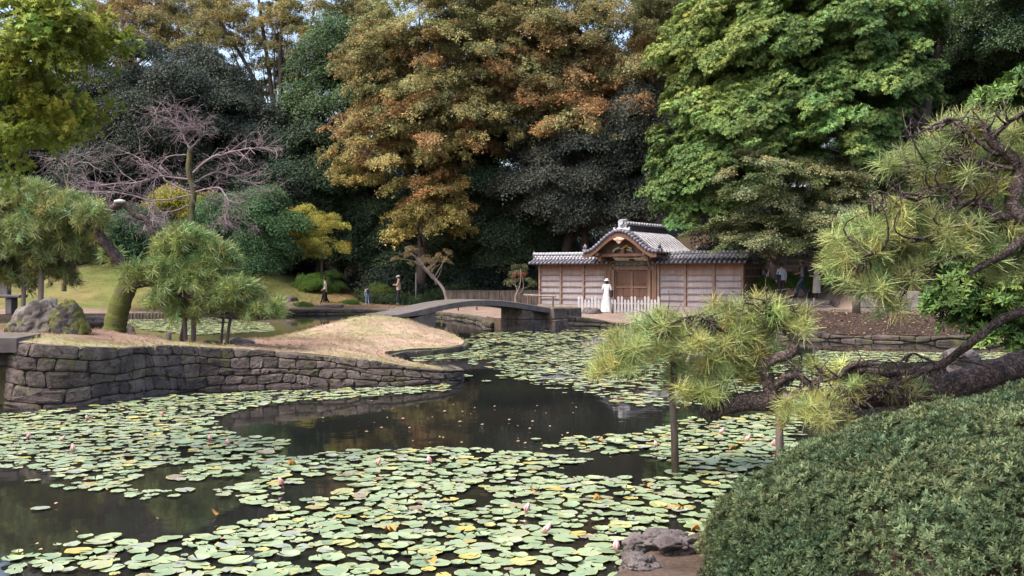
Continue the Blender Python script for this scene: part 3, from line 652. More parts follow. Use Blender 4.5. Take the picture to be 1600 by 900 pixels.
tree('evergreen_tree', 'deep green evergreen behind the yellow tree', [(495, 270, 65, 75, 64, 4), (470, 340, 50, 70, 64, 3), (540, 355, 50, 75, 65, 3)], 'evergreen', DARKG, 33, [(500, 445, 65), (500, 380, 65), (500, 280, 64)], .3, 'dark evergreens', lobe_r=1.1, clumps=13, per_area=1.25, flat=.65)
tree('evergreen_tree', 'dark green evergreen under the orange zelkova boughs', [(760, 330, 85, 110, 63, 4), (660, 395, 75, 60, 65, 3), (590, 370, 60, 80, 65.5, 3), (820, 390, 60, 60, 64, 3)], 'evergreen', (.056, .088, .046), 34, [(755, 460, 65), (757, 400, 65), (760, 320, 65)], .35, 'dark evergreens', lobe_r=1.1, clumps=13, per_area=1.2, flat=.6)
tree('evergreen_tree', 'grey green evergreen rising dark behind the gate roof', [(925, 270, 95, 80, 60, 4), (1010, 220, 80, 65, 60, 4), (870, 310, 60, 60, 59, 3), (1020, 300, 60, 60, 59, 3)], 'evergreen', (.056, .064, .050), 35, [(870, 470, 61), (885, 380, 61), (920, 270, 61)], .4, 'dark evergreens', lobe_r=1.2, clumps=13, per_area=1.2, flat=.6, trunk_extra=[([(910, 470, 60), (915, 350, 60)], .25, .2), ([(840, 475, 61), (842, 330, 61)], .22, .2)])
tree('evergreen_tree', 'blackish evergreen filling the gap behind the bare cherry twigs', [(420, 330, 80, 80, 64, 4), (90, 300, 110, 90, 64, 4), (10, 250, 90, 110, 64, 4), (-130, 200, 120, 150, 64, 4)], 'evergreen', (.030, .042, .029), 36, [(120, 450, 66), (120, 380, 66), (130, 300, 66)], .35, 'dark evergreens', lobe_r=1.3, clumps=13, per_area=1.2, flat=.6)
tree('evergreen_tree', 'shadowy green tree towering behind the bright right-hand tree', [(1480, 90, 120, 110, 56, 5), (1560, 200, 90, 110, 55, 4), (1420, 250, 110, 80, 56, 4), (1580, 40, 80, 80, 50, 4), (1500, 330, 110, 80, 54, 3), (1690, 200, 110, 150, 54, 4)], 'evergreen', (.05, .085, .035), 37, [(1500, 440, 57), (1495, 300, 57), (1490, 150, 57)], .5, 'dark evergreens', lobe_r=1.3, clumps=13, per_area=1.1, flat=.6)
# the bright tree on the right and its neighbours
tree('broadleaf_tree', 'tall lime green broadleaf tree leaning over the gate from the right', [(1200, 90, 130, 110, 50, 4.5), (1310, 60, 130, 90, 49, 4.5), (1150, 210, 105, 75, 48, 3.5), (1280, 190, 120, 80, 47, 3.5), (1110, 275, 85, 60, 47.5, 2.5), (1085, 305, 52, 32, 47.5, 1.8), (1370, 130, 70, 70, 47, 3), (1095, 80, 55, 75, 52, 3)], 'rosette', t_right, 41, [(1425, 450, 50), (1430, 330, 50), (1442, 170, 50)], .5, lobe_r=1.0, clumps=20, per_area=1.35, flat=.42, fill=.3, bough=1.7, lean=(-.9, -.3, -.25),
     trunk_extra=[([(1435, 300, 50), (1380, 260, 49), (1300, 200, 48)], .22, .06), ([(1440, 240, 50), (1455, 120, 50), (1480, 30, 50)], .25, .1), ([(1440, 220, 50), (1380, 130, 49), (1290, 70, 49)], .2, .05)])
tree('maple_tree', 'tiered grey green maple with a stout trunk beside the gate', [(1195, 288, 92, 48, 44.3, 1.8), (1168, 352, 72, 32, 44.3, 1.5), (1270, 305, 85, 55, 44.8, 2), (1230, 370, 95, 32, 45, 1.8), (1340, 270, 75, 55, 46, 2), (1360, 350, 60, 50, 46, 2)], 'maple_far', lambda p, o, r: mixp((.11, .15, .055), (.27, .275, .14), np.full(len(p), r.random())), 42, [(1212, 446, 48.6), (1214, 405, 48.6), (1216, 360, 48.6)], .42, lobe_r=.8, clumps=14, per_area=1.1, flat=.25, tilt=.3, bough=1.6, barkm='bark_pale', fill=.2,
     trunk_extra=[([(1217, 440, 48.8), (1224, 400, 48.8), (1240, 350, 48.8)], .2, .12)])
# mid-ground trees and shrubs on the far bank
def shrub(name, label, envs, key, tint, seed, base, r0=.08, group=None, cat='shrub', **kw):
    root = tree(name, label, envs, key, tint, seed, base, r0, group, cat=cat, nl=14, **kw); return root
shrub('round_evergreen', 'big rounded mid green evergreen bush right of the bare cherry', [(380, 370, 72, 66, 52, 2.3), (345, 395, 40, 45, 51.5, 1.5), (415, 400, 40, 40, 51.5, 1.6)], 'fine', (.070, .135, .052), 51, [(385, 455, 53), (385, 410, 53), (383, 370, 53)], .14, cat='tree', lobe_r=.75, clumps=14, per_area=1.5, flat=.7, scl=(.8, 1.25))
shrub('yellow_tree', 'small airy tree with bright yellow leaves beside the round evergreen', [(482, 350, 50, 22, 55, 1.6), (505, 385, 36, 26, 55, 1.5), (460, 375, 22, 18, 55, 1.2)], 'fine', lambda p, o, r: mixp((.40, .36, .075), (.30, .29, .06), np.full(len(p), r.random())), 52, [(503, 428, 55.5), (503, 400, 55.5), (495, 365, 55.5)], .08, cat='tree', lobe_r=.6, clumps=6, per_area=.75, flat=.35, scl=(.5, .85))
shrub('evergreen_bush', 'dark green bush below the crooked pine branch', [(215, 375, 55, 38, 52, 2), (260, 400, 45, 35, 52, 1.6)], 'fine', (.045, .095, .04), 53, [(220, 432, 52.5), (220, 410, 52.5), (220, 385, 52.5)], .1, lobe_r=.7, clumps=13, per_area=1.3, flat=.6)
shrub('yellow_bush', 'yellowing thin bush showing behind the cherry trunk', [(285, 320, 50, 18, 56, 1.4), (320, 335, 30, 18, 56, 1.2)], 'fine', (.30, .29, .05), 54, [(300, 420, 56), (300, 380, 56), (297, 335, 56)], .07, lobe_r=.7, clumps=8, per_area=.8, flat=.4)
for i, (lab, e, sd_, tn) in enumerate([
    ('larger clipped bright green shrub uphill of the woman in black', [(488, 449, 21, 14, 61, .9)], 61, (.12, .21, .04)),
    ('darker clipped shrub directly behind the woman in black', [(513, 442, 20, 14, 62, .9)], 62, (.10, .17, .04)),
    ('clipped olive shrub between the child and the man in beige', [(592, 462, 22, 13, 60.5, .9)], 63, (.13, .17, .04)),
    ('low grassy green clump beside the small slab bridge', [(553, 482, 17, 7, 58, .6)], 64, (.12, .20, .05)),
    ('leafy green plant below the lamp pole', [(640, 473, 20, 9, 60.5, .6)], 65, (.08, .12, .045)),
    ('green weed clump by the dark round stone', [(478, 484, 10, 5, 56.2, .3)], 66, (.10, .17, .04))]):
    px, py, rx, ry, d, dp = e[0]; gz = zfar(np.array([[WX(px, d), d]]))[0]; pyb = HOR + (EYE - gz) * F / d
    shrub('clipped_shrub' if i < 3 else 'green_plant', lab, e, 'fine' if i != 3 else 'fine', tn, sd_, [(px, pyb, d), (px, (pyb + py) / 2, d), (px, py, d)], .05, 'small shrubs by the path', cat='shrub' if i < 3 else 'plant', lobe_r=.45, clumps=14, per_area=1.6, flat=.6, scl=(.4, .65), lo=-.95)
# thin trees by the bridge
def thin_tree(name, label, trunk, r0, envs, tint, seed, key='fine', barkm='bark_pale', **kw):
    return tree(name, label, envs, key, tint, seed, trunk, r0, barkm=barkm, nl=22, **kw)
thin_tree('small_tree', 'slender crooked tree with thin brown leaves behind the bridge crest', [(698, 469, 54), (694, 452, 54), (681, 437, 54), (672, 427, 54), (664, 418, 54)], .10, [(665, 402, 46, 16, 54, 1.2), (690, 412, 20, 14, 54, .8)], (.20, .15, .075), 71, lobe_r=.6, clumps=3, per_area=.7, flat=.5, scl=(.25, .5), bough=1.6)
thin_tree('small_tree', 'little leafy tree with a few red flowers at the gate corner', [(806, 476, 50.5), (805, 462, 50.5), (812, 448, 50.5)], .07, [(818, 436, 22, 20, 50.8, .7)], lambda p, o, r: mixp((.12, .14, .06), (.35, .06, .05), np.full(len(p), float(r.random() < .12))), 72, lobe_r=.42, clumps=3, per_area=.7, flat=.6, scl=(.25, .5))
# dark undergrowth in the wood
def mass(name, label, key, tint, boxes, seed, n, scl):
    r = np.random.default_rng(seed); PP = []
    for (x0, x1, y0, y1, h) in boxes:
        k = int(n * (x1 - x0) / 100); x = r.uniform(x0, x1, k); y = r.uniform(y0, y1, k); hh = h * (.55 + .45 * np.sin(x * .9 + seed) * np.sin(x * .37)) * r.uniform(.05, 1, k) ** .7
        PP.append(np.stack([x, y, zfar(np.stack([x, y], 1)) + hh], 1))
    P = np.concatenate(PP); nr = unit(r.normal(0, .5, (len(P), 3)) + np.array([0, -.35, 1])); root = scatter(name, key, P, nr, r.uniform(*scl, len(P)), jitter_tint(tint, len(P), r, .3), None, seed)
    tag(root, label, None, None, 'stuff'); return root
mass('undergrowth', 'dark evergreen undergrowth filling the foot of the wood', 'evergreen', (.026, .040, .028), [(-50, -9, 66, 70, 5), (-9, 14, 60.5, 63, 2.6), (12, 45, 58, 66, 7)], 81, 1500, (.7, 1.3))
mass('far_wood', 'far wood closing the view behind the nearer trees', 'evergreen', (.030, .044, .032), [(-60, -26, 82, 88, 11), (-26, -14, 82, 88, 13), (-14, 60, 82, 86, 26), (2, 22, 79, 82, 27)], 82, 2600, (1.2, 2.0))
mass('ground_plants', 'low dark plants at the foot of the left wood', 'fine', (.05, .08, .035), [(-34, -18, 62, 64, 1.2), (-9, 3, 58.8, 60, .9)], 83, 1500, (.6, 1.1))
# ------------------------------------------------------------------ gate
def boardmat(name, low, high, z0, z1):
    """boards: darker orange-brown at the top, paler grey towards the bottom, along an uneven line"""
    m, N, L, B = nmat(name); tc = N.new('ShaderNodeTexCoord'); vec = tc.outputs['Object']; sx = N.new('ShaderNodeSeparateXYZ'); L.new(vec, sx.inputs[0])
    z = math2(N, L, 'ADD', sx.outputs[2], math2(N, L, 'MULTIPLY', math2(N, L, 'SUBTRACT', vnoise(N, L, vec, 3.5, 5, .7, (1, 1, .12)), .5), 1.1))
    col = mixc(N, L, ramp(N, L, z, z0, z1), low, high)
    gr = vnoise(N, L, vec, 22, 4, .7, (1, 1, .05)); hs = N.new('ShaderNodeHueSaturation'); L.new(col, hs.inputs['Color']); L.new(math2(N, L, 'ADD', math2(N, L, 'MULTIPLY', gr, 1.1), .45), hs.inputs['Value'])
    L.new(hs.outputs[0], B.inputs['Base Color']); B.inputs['Roughness'].default_value = .8; B.inputs['Specular IOR Level'].default_value = .2
    w = N.new('ShaderNodeTexWave'); w.wave_type = 'BANDS'; w.bands_direction = 'X'; w.wave_profile = 'SAW'; w.inputs['Scale'].default_value = 1.6; L.new(vec, w.inputs['Vector'])
    bn = N.new('ShaderNodeBump'); bn.inputs['Strength'].default_value = .5; bn.inputs['Distance'].default_value = .02; L.new(math2(N, L, 'ADD', w.outputs[1], math2(N, L, 'MULTIPLY', gr, .4)), bn.inputs['Height']); L.new(bn.outputs[0], B.inputs['Normal'])
    return m
M['boards'] = boardmat('gate_boards', (.26, .235, .25), (.20, .105, .062), 1.45, 2.4)
M['batten'] = pmat('batten_wood', (.15, .095, .07), (.22, .15, .115), 3, .8, bump=.3, bscale=20, objc=True)
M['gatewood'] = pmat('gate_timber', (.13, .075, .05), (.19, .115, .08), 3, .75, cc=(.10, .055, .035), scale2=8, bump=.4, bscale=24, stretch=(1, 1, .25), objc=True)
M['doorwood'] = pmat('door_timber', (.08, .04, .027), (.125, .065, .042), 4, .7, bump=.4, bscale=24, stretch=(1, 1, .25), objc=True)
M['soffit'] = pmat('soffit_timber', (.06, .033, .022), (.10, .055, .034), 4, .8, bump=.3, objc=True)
M['tile'] = pmat('roof_tile_pale', (.30, .29, .31), (.46, .45, .48), 6, .55, cc=(.20, .17, .16), scale2=14, t2=(.55, .75), bump=.15, objc=True, spec=.4)
M['tile_pan'] = pmat('roof_tile_pan', (.035, .032, .037), (.07, .066, .075), 5, .7, bump=.2, objc=True)
M['tile_dark'] = pmat('roof_tile_dark', (.10, .095, .115), (.17, .16, .19), 6, .55, bump=.2, objc=True)
M['carve_green'] = pmat('carving_green', (.055, .085, .07), (.20, .20, .16), 9, .7, bump=.8, bscale=16, objc=True)
M['carve_gold'] = pmat('carving_gold', (.40, .23, .06), (.22, .11, .04), 12, .6, bump=.5, objc=True)
M['carve_pale'] = pmat('carving_pale', (.50, .36, .29), (.34, .21, .16), 10, .7, bump=.4, objc=True)
M['plinth'] = pmat('plinth_stone', (.17, .145, .125), (.26, .23, .20), 4, .85, bump=.4, bscale=20, objc=True)
M['fence'] = pmat('pale_fence_wood', (.40, .385, .39), (.52, .50, .51), 6, .75, bump=.2, bscale=30, stretch=(1, 1, .2))
M['metal_grey'] = pmat('grey_metal', (.20, .19, .19), (.27, .26, .26), 6, .5, bump=.05)

GZ = .27
gate = thing('garden_gate', 'old wooden gate with curved tiled gable and long plank side walls', 'gate', (6.0, 49.7, GZ), -R(33))
def gb(name, mat, shapes, parent=gate, smooth=False):
    b = MB()
    for s_ in shapes: b.box(*s_) if isinstance(s_, tuple) else s_(b)
    return b.build(name, mat, parent, smooth, True)
def halfpipe(b, P, r, nrm=None, n=6):
    """half-round cover tile along polyline P, open side down; cross direction given by nrm"""
    P = [np.asarray(p, float) for p in P]; V = []
    for i, p in enumerate(P):
        t = P[min(i + 1, len(P) - 1)] - P[max(i - 1, 0)]; t = t / np.linalg.norm(t); a = np.asarray(nrm, float); u = np.cross(a, t); u = u / np.linalg.norm(u)
        if u[2] < 0: u = -u
        for j in range(n + 1):
            th = math.pi * j / n; V.append(p + r * (math.cos(th) * a + math.sin(th) * u))
    k = n + 1; b.add(V, [(i * k + j, i * k + j + 1, (i + 1) * k + j + 1, (i + 1) * k + j) for i in range(len(P) - 1) for j in range(n)])
def disc(b, c, ax, r, th, n=8):
    c = np.asarray(c, float); ax = np.asarray(ax, float); b.tube([c - ax * th / 2, c + ax * th / 2], r, n)
# plank side walls
for (u0, u1) in ((-5.42, -1.40), (1.40, 5.79)):
    L_ = u1 - u0; gb('plinth', M['plinth'], [((u0 + L_ / 2, .02, .10), (L_ + .12, .34, .40), 0, .02)])
    for i in range(4):
        u = u0 + L_ * i / 3; gb('post', M['batten'], [((min(max(u, u0 + .06), u1 - .06), -.055, 1.37), (.12, .13, 2.10), 0, .01)])
    rows = [.32, .62, .95, 1.27, 1.58, 1.88, 2.16, 2.42]
    for i in range(3):
        a, b_ = u0 + L_ * i / 3, u0 + L_ * (i + 1) / 3
        for k in range(7): gb('board_panel', M['boards'], [(((a + b_) / 2, .0, (rows[k] + rows[k + 1]) / 2), (b_ - a - .0, .06 + .004 * (k % 2), rows[k + 1] - rows[k] - .004))])
        for k in range(1, 7): gb('batten', M['batten'], [(((a + b_) / 2, -.055, rows[k]), (b_ - a - .13, .07, .052))])
    gb('sill', M['batten'], [((u0 + L_ / 2, -.05, .315), (L_, .16, .07))])
    gb('eave_beam', M['batten'], [((u0 + L_ / 2, -.02, 2.43), (L_ + .1, .2, .1))])
    # tiled coping: front and back slope
    def slopes(b):
        for sg in (-1, 1):
            b.add([(u0 - .25, sg * .55, 2.47), (u1 + .25, sg * .55, 2.47), (u1 + .25, sg * .05, 2.66), (u0 - .25, sg * .05, 2.66), (u0 - .25, sg * .55, 2.41), (u1 + .25, sg * .55, 2.41), (u1 + .25, sg * .05, 2.58), (u0 - .25, sg * .05, 2.58)], [(0, 1, 2, 3), (4, 7, 6, 5), (0, 4, 5, 1), (0, 3, 7, 4), (1, 5, 6, 2)])
    gb('coping_bed', M['tile_pan'], [slopes])
    n = int((L_ + .5) / .235)
    def covers(b):
        for i in range(n + 1):
            u = u0 - .25 + (L_ + .5) * i / n
            for sg in (-1, 1):
                halfpipe(b, [(u, sg * .58, 2.475), (u, sg * .32, 2.57), (u, sg * .05, 2.67)], .06, (1, 0, 0)); disc(b, (u, sg * .585, 2.475), (0, 1, 0), .075, .05)
    gb('coping_tiles', M['tile_dark'], [covers], smooth=True)
    def ridge(b):
        b.box((u0 + L_ / 2, 0, 2.77), (L_ + .5, .20, .24)); b.box((u0 + L_ / 2, 0, 2.905), (L_ + .52, .30, .03))
        k = int((L_ + .5) / .19)
        for i in range(k + 1):
            u = u0 - .25 + (L_ + .5) * i / k; b.tube([(u, -.15, 2.955), (u, .15, 2.955)], .085, 8)
            if i < k:
                uu = u + .095; [disc(b, (uu, sg_ * .105, 2.80), (0, 1, 0), .07, .05) for sg_ in (-1, 1)]; [disc(b, (u, sg_ * .105, 2.70), (0, 1, 0), .06, .04) for sg_ in (-1, 1)]
    gb('coping_ridge', M['tile'], [ridge], smooth=True)
    for ue, sg in ((u0 - .27, -1), (u1 + .27, 1)):
        gb('ridge_end_tile', M['tile_dark'], [((ue, 0, 2.88), (.12, .36, .30), 0, .06), lambda b: disc(b, (ue + sg * .06, 0, 2.90), (1, 0, 0), .10, .06), lambda b: b.tube([(ue + sg * .02, 0, 3.0), (ue + sg * .10, 0, 3.10)], [.05, .02], 6)])
# return wall at the far right corner
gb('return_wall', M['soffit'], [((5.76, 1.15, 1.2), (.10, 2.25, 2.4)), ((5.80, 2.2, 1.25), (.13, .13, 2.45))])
for k in (.62, 1.0, 1.4, 1.8, 2.2): gb('batten', M['batten'], [((5.82, 1.15, k), (.05, 2.2, .05))])
# gatehouse timbers
for s_ in (-1, 1):
    gb('gate_post', M['gatewood'], [((s_ * 1.25, .0, 1.32), (.26, .30, 2.5), 0, .02)])
    gb('gate_post', M['gatewood'], [((s_ * 1.0, -.08, 1.25), (.17, .20, 2.36), 0, .015)])
    gb('front_post', M['gatewood'], [((s_ * 1.30, 2.6, 1.35), (.24, .24, 2.7), 0, .015)])
    gb('post_base', M['plinth'], [((s_ * 1.22, -.03, .09), (.55, .5, .18), 0, .03)])
    gb('bracket', M['gatewood'], [((s_ * 1.28, -.55, 2.62), (.18, 1.1, .17), 0, .02), ((s_ * 1.28, -1.02, 2.74), (.24, .24, .10), 0, .03), ((s_ * 1.28, -.25, 2.50), (.16, .5, .12), 0, .03)])
    gb('purlin', M['gatewood'], [((s_ * 1.28, 1.1, 2.88), (.17, 4.9, .16), 0, .015)])
gb('lintel', M['gatewood'], [((0, -.06, 2.20), (2.6, .24, .20), 0, .02)])
gb('tie_beam', M['gatewood'], [((0, -.02, 2.53), (2.85, .26, .10), 0, .02)])
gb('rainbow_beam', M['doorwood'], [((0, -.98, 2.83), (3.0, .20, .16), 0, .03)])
def carved(b):
    rr = random.Random(3)
    b.box((0, -.07, 2.40), (1.85, .07, .20))
    for i in range(26): a = rr.uniform(-.85, .85); b.lathe([(.01, -.05), (.05, -.03), (.07, .0), (.05, .04), (.01, .055)], (a, -.12 + rr.uniform(-.02, .02), 2.41 + rr.uniform(-.07, .08)), 7, rr.uniform(.7, 1.6), .6)
    for s_ in (-1, 1): b.tube([(s_ * .9, -.12, 2.33), (s_ * .8, -.14, 2.44), (s_ * .55, -.14, 2.50), (s_ * .2, -.14, 2.46)], [.03, .05, .045, .03], 6)
gb('carved_transom', M['carve_green'], [carved], smooth=True)
for s_ in (-1, 1):
    d_ = gb('door', M['doorwood'], [((s_ * .455, .02, 1.12), (.90, .05, 1.98))])
    for (zc_, h_) in ((1.72, .62), (.98, .44), (.42, .44)):
        for q in ((-.21, .21) if zc_ < 1.2 else (0,)):
            gb('door_panel', M['doorwood'], [((s_ * .455 + q, -.012, zc_), (.36 if zc_ < 1.2 else .78, .03, h_), 0, .012)], d_)
    for zc_ in (.16, .70, 1.25, 2.06): gb('door_rail', M['gatewood'], [((s_ * .455, -.03, zc_), (.90, .06, .07))], d_)
    for uu in (.03, .885): gb('door_stile', M['gatewood'], [((s_ * uu, -.03, 1.12), (.06, .064, 1.98))], d_)
# karahafu roof: ogee profile extruded front to back
HW, Z0, ZR = 2.02, 2.92, 4.00
def prof(t):
    a = abs(t); return Z0 + (ZR - Z0) * (.5 * (1 + math.cos(math.pi * min(1, a ** 1.02)))) + .06 * a ** 5
S0, S1 = -1.45, 3.75
ts = np.linspace(-1, 1, 41)
def shell(b):
    V = []; 
    for s_ in (S0 + .06, S1):
        for t in ts: V.append((HW * t, s_, prof(t)))
        for t in ts: V.append((HW * t, s_, prof(t) - .10))
    n = len(ts); Fc = []
    for i in range(n - 1):
        Fc += [(i, i + 1, 2 * n + i + 1, 2 * n + i), (n + i, 3 * n + i, 3 * n + i + 1, n + i + 1), (i, n + i, n + i + 1, i + 1), (2 * n + i, 2 * n + i + 1, 3 * n + i + 1, 3 * n + i)]
    Fc += [(0, 2 * n, 3 * n, n), (n - 1, 2 * n - 1, 4 * n - 1, 3 * n - 1)]
    b.add(V, Fc)
rf = gb('roof', M['tile_pan'], [shell])
def cover(b):
    n = 15
    for i in range(n):
        s_ = S0 + .22 + (S1 - S0 - .3) * i / (n - 1)
        for sg in (-1, 1):
            halfpipe(b, [(sg * HW * t, s_, prof(t) + .012) for t in np.linspace(.05, 1.02, 17)], .046, (0, 1, 0)); disc(b, (sg * (HW * 1.02 + .02), s_, prof(1) + .01), (1, 0, 0), .07, .05)
gb('cover_tiles', M['tile'], [cover], rf, True)
def verge(b):
    L0 = [(HW * t, prof(t)) for t in np.linspace(-1.02, 1.02, 200)]; acc = 0; last = L0[0]; step = .175
    for p in L0:
        dd = math.hypot(p[0] - last[0], p[1] - last[1]); acc += dd; last = p
        if acc >= step: acc = 0; b.tube([(p[0], S0 - .09, p[1] + .02), (p[0], S0 + .30, p[1] + .03)], .085, 8)
    for q in (.13,):
        b.tube([(x, S0 + .32, z + .05) for x, z in L0[::8]], .075, 7)
        b.tube([(x, S0 + .52, z + .045) for x, z in L0[::8]], .06, 7)
gb('verge_tiles', M['tile_dark'], [verge], rf, True)
def barge(b):
    V = []; n = 41; w_ = [.24 - .06 * abs(t) for t in np.linspace(-1, 1, n)]
    for s_ in (S0 - .02, S0 + .07):
        for i, t in enumerate(np.linspace(-1, 1, n)): V.append((HW * t * .985, s_, prof(t) - .085)); V.append((HW * t * .985, s_, prof(t) - .085 - w_[i]))
    Fc = []
    for i in range(n - 1):
        a, q = 2 * i, 2 * n; Fc += [(a, a + 2, a + 3, a + 1), (q + a, q + a + 1, q + a + 3, q + a + 2), (a + 1, a + 3, q + a + 3, q + a + 1), (a, q + a, q + a + 2, a + 2)]
    b.add(V, Fc)
gb('bargeboard', M['doorwood'], [barge], rf)
def rafters(b):
    for i in range(14):
        s_ = S0 + .4 + i * .37
        b.tube([(HW * t * .97, s_, prof(t) - .15) for t in np.linspace(-1, 1, 21)], .05, 4)
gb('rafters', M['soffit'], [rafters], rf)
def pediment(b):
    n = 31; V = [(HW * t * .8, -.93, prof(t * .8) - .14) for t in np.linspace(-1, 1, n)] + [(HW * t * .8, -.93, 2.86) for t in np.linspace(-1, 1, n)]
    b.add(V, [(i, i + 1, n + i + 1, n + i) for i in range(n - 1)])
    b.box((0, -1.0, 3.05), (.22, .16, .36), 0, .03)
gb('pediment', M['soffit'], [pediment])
gb('gable_pendant', M['carve_pale'], [lambda b: b.lathe([(.02, -.19), (.09, -.15), (.17, -.03), (.24, .05), (.20, .11), (.06, .15)], (0, S0 - .02, 3.56), 10, 1, .35), lambda b: b.tube([(-.30, S0 - .02, 3.62), (-.14, S0 - .03, 3.57), (.14, S0 - .03, 3.57), (.30, S0 - .02, 3.62)], [.03, .07, .07, .03], 6)])
gb('gold_carving', M['carve_gold'], [lambda b: [b.lathe([(.01, -.05), (.07, -.02), (.07, .03), (.01, .06)], (.1 + .11 * i, -1.06, 3.22 + .07 * math.sin(i * 1.7)), 7, 1.1, .5) for i in range(-1, 4)]], smooth=True)
gb('frog_leg_strut', M['carve_green'], [lambda b: b.tube([(-.55, -1.05, 2.95), (-.42, -1.06, 3.12), (-.18, -1.06, 3.20), (-.05, -1.06, 3.12)], [.05, .07, .06, .03], 6), lambda b: b.tube([(.55, -1.05, 2.95), (.45, -1.06, 3.06), (.2, -1.06, 3.10)], [.05, .06, .03], 6)], smooth=True)
# main ridge
def mridge(b):
    b.box((0, (S0 + S1) / 2 + .35, 4.15), (.30, S1 - S0 - .5, .30)); b.box((0, (S0 + S1) / 2 + .35, 4.31), (.40, S1 - S0 - .45, .04)); b.box((0, (S0 + S1) / 2 + .35, 4.02), (.42, S1 - S0 - .45, .05))
    for i in range(22):
        s_ = S0 + .75 + (S1 - S0 - .8) * i / 21
        for k in range(2):
            for sg in (-1, 1): disc(b, (sg * .16, s_ + .1 * k, 4.10 + .09 * k), (1, 0, 0), .06, .03, 7)
gb('ridge_stack', M['tile_dark'], [mridge], rf)
gb('ridge_caps', M['tile'], [lambda b: [b.tube([(-.20, S0 + .72 + .31 * i, 4.40), (.20, S0 + .72 + .31 * i, 4.40)], .10, 8) for i in range(15)]], rf, True)
gb('ridge_end_ornament', M['tile'], [((0, S0 + .36, 4.06), (.62, .24, .26), 0, .07), ((0, S0 + .38, 4.30), (.46, .22, .34), 0, .09), lambda b: b.tube([(0, S0 + .16, 4.44), (0, S0 + .7, 4.50)], [.14, .12], 8), lambda b: [b.tube([(q * .2, S0 + .3, 4.0), (q * .40, S0 + .3, 4.06), (q * .42, S0 + .3, 4.2)], [.09, .08, .04], 6) for q in (-1, 1)]], rf)
for (q, s_) in ((-1, S0 + .15), (1, S0 + .45), (1, S1 - .1)):
    u_ = q * HW * .97; z_ = prof(.97)
    gb('eave_figure', M['tile_dark'], [((u_, s_, z_ + .10), (.22, .26, .16), 0, .04), lambda b: b.tube([(u_, s_, z_ + .15), (u_ - q * .03, s_, z_ + .30), (u_ + q * .02, s_, z_ + .42)], [.10, .08, .02], 7), lambda b: b.tube([(u_, s_ - .1, z_ + .2), (u_, s_ - .16, z_ + .32)], [.05, .03], 5)], rf, True)

# picket fence in front of the gate
pf = thing('picket_fence', 'low pale picket fence in front of the gate doors', 'fence', (5.1, 47.9, .2))
pa, pb = np.array([3.22, 48.05]), np.array([7.02, 47.75])
for k, zz in enumerate((.42, .78)):
    b = MB(); c = (pa + pb) / 2; b.box((c[0], c[1] + .055, zz - .02), (np.linalg.norm(pb - pa), .05, .08), math.atan2(pb[1] - pa[1], pb[0] - pa[0])); b.build('rail', M['fence'], pf)
for i in range(25):
    p = pa + (pb - pa) * (i + .02 * math.sin(i * 5)) / 24; h = .95 if i % 4 in (0, 1) else .80; gz = .15; w_ = .092
    b = MB(); b.add([(p[0] + x_, p[1] + y_, gz + z_) for (x_, z_) in ((-w_ / 2, 0), (w_ / 2, 0), (w_ / 2, h - .06), (w_ * .25, h), (-w_ * .25, h), (-w_ / 2, h - .06)) for y_ in (-.03, .03)], [(0, 2, 4, 6, 8, 10), (1, 11, 9, 7, 5, 3)] + [(2 * j, 2 * j + 1, (2 * j + 3) % 12, (2 * j + 2) % 12) for j in range(6)])
    b.build('picket', M['fence'], pf)
b = MB(); b.box((c[0], c[1], .20), (np.linalg.norm(pb - pa) + .15, .14, .09), math.atan2(pb[1] - pa[1], pb[0] - pa[0])); b.build('foot_rail', M['fence'], pf)

# ------------------------------------------------------------------ arched stone bridge
br = thing('arched_bridge', 'arched grey stone footbridge rising from the lawn to the far bank', 'bridge', (-2, 36.5, 0))
A_, B_ = np.array([-4.55, 34.0]), np.array([1.05, 39.35]); dv = (B_ - A_) / np.linalg.norm(B_ - A_); pv = np.array([dv[1], -dv[0]])
def bz(t): return .78 * (1 - t) + .84 * t + .40 * math.sin(math.pi * min(1, max(0, (t - .02) / .98))) ** 1.25
b = MB(); n = 28; V = []
for i in range(n + 1):
    t = i / n; c = A_ + (B_ - A_) * t; z = bz(t); th = .09 + .10 * sst(0, .2, t)
    for (o_, dz) in ((-.75, 0), (-.66, .025), (.66, .025), (.75, 0), (.75, -th), (-.75, -th)): q = c + pv * o_; V.append((q[0], q[1], z + dz))
Fc = [(6 * i + j, 6 * i + (j + 1) % 6, 6 * (i + 1) + (j + 1) % 6, 6 * (i + 1) + j) for i in range(n) for j in range(6)] + [tuple(range(5, -1, -1)), tuple(6 * n + j for j in range(6))]
b.add(V, Fc); b.build('deck', M['slab'], br)
for k, (t0, t1, zb) in enumerate(((.15, .25, .0), )):
    b = MB(); V = []
    for t, zt in ((t0 - .04, .62), (t1, bz(t1) - .16)):
        c = A_ + (B_ - A_) * t
        for o_ in (-.62, .70):
            q = c + pv * o_; V += [(q[0], q[1], zb), (q[0], q[1], zt)]
    c = A_ + (B_ - A_) * (t1 + .03); V += [tuple(c + pv * -.62) + (zb - .1,), tuple(c + pv * .70) + (zb - .1,)]
    b.add(V, [(2, 6, 7, 3), (0, 1, 5, 4), (1, 3, 7, 5), (4, 5, 7, 6), (0, 2, 3, 1)]); b.build('abutment', M['slab'], br)
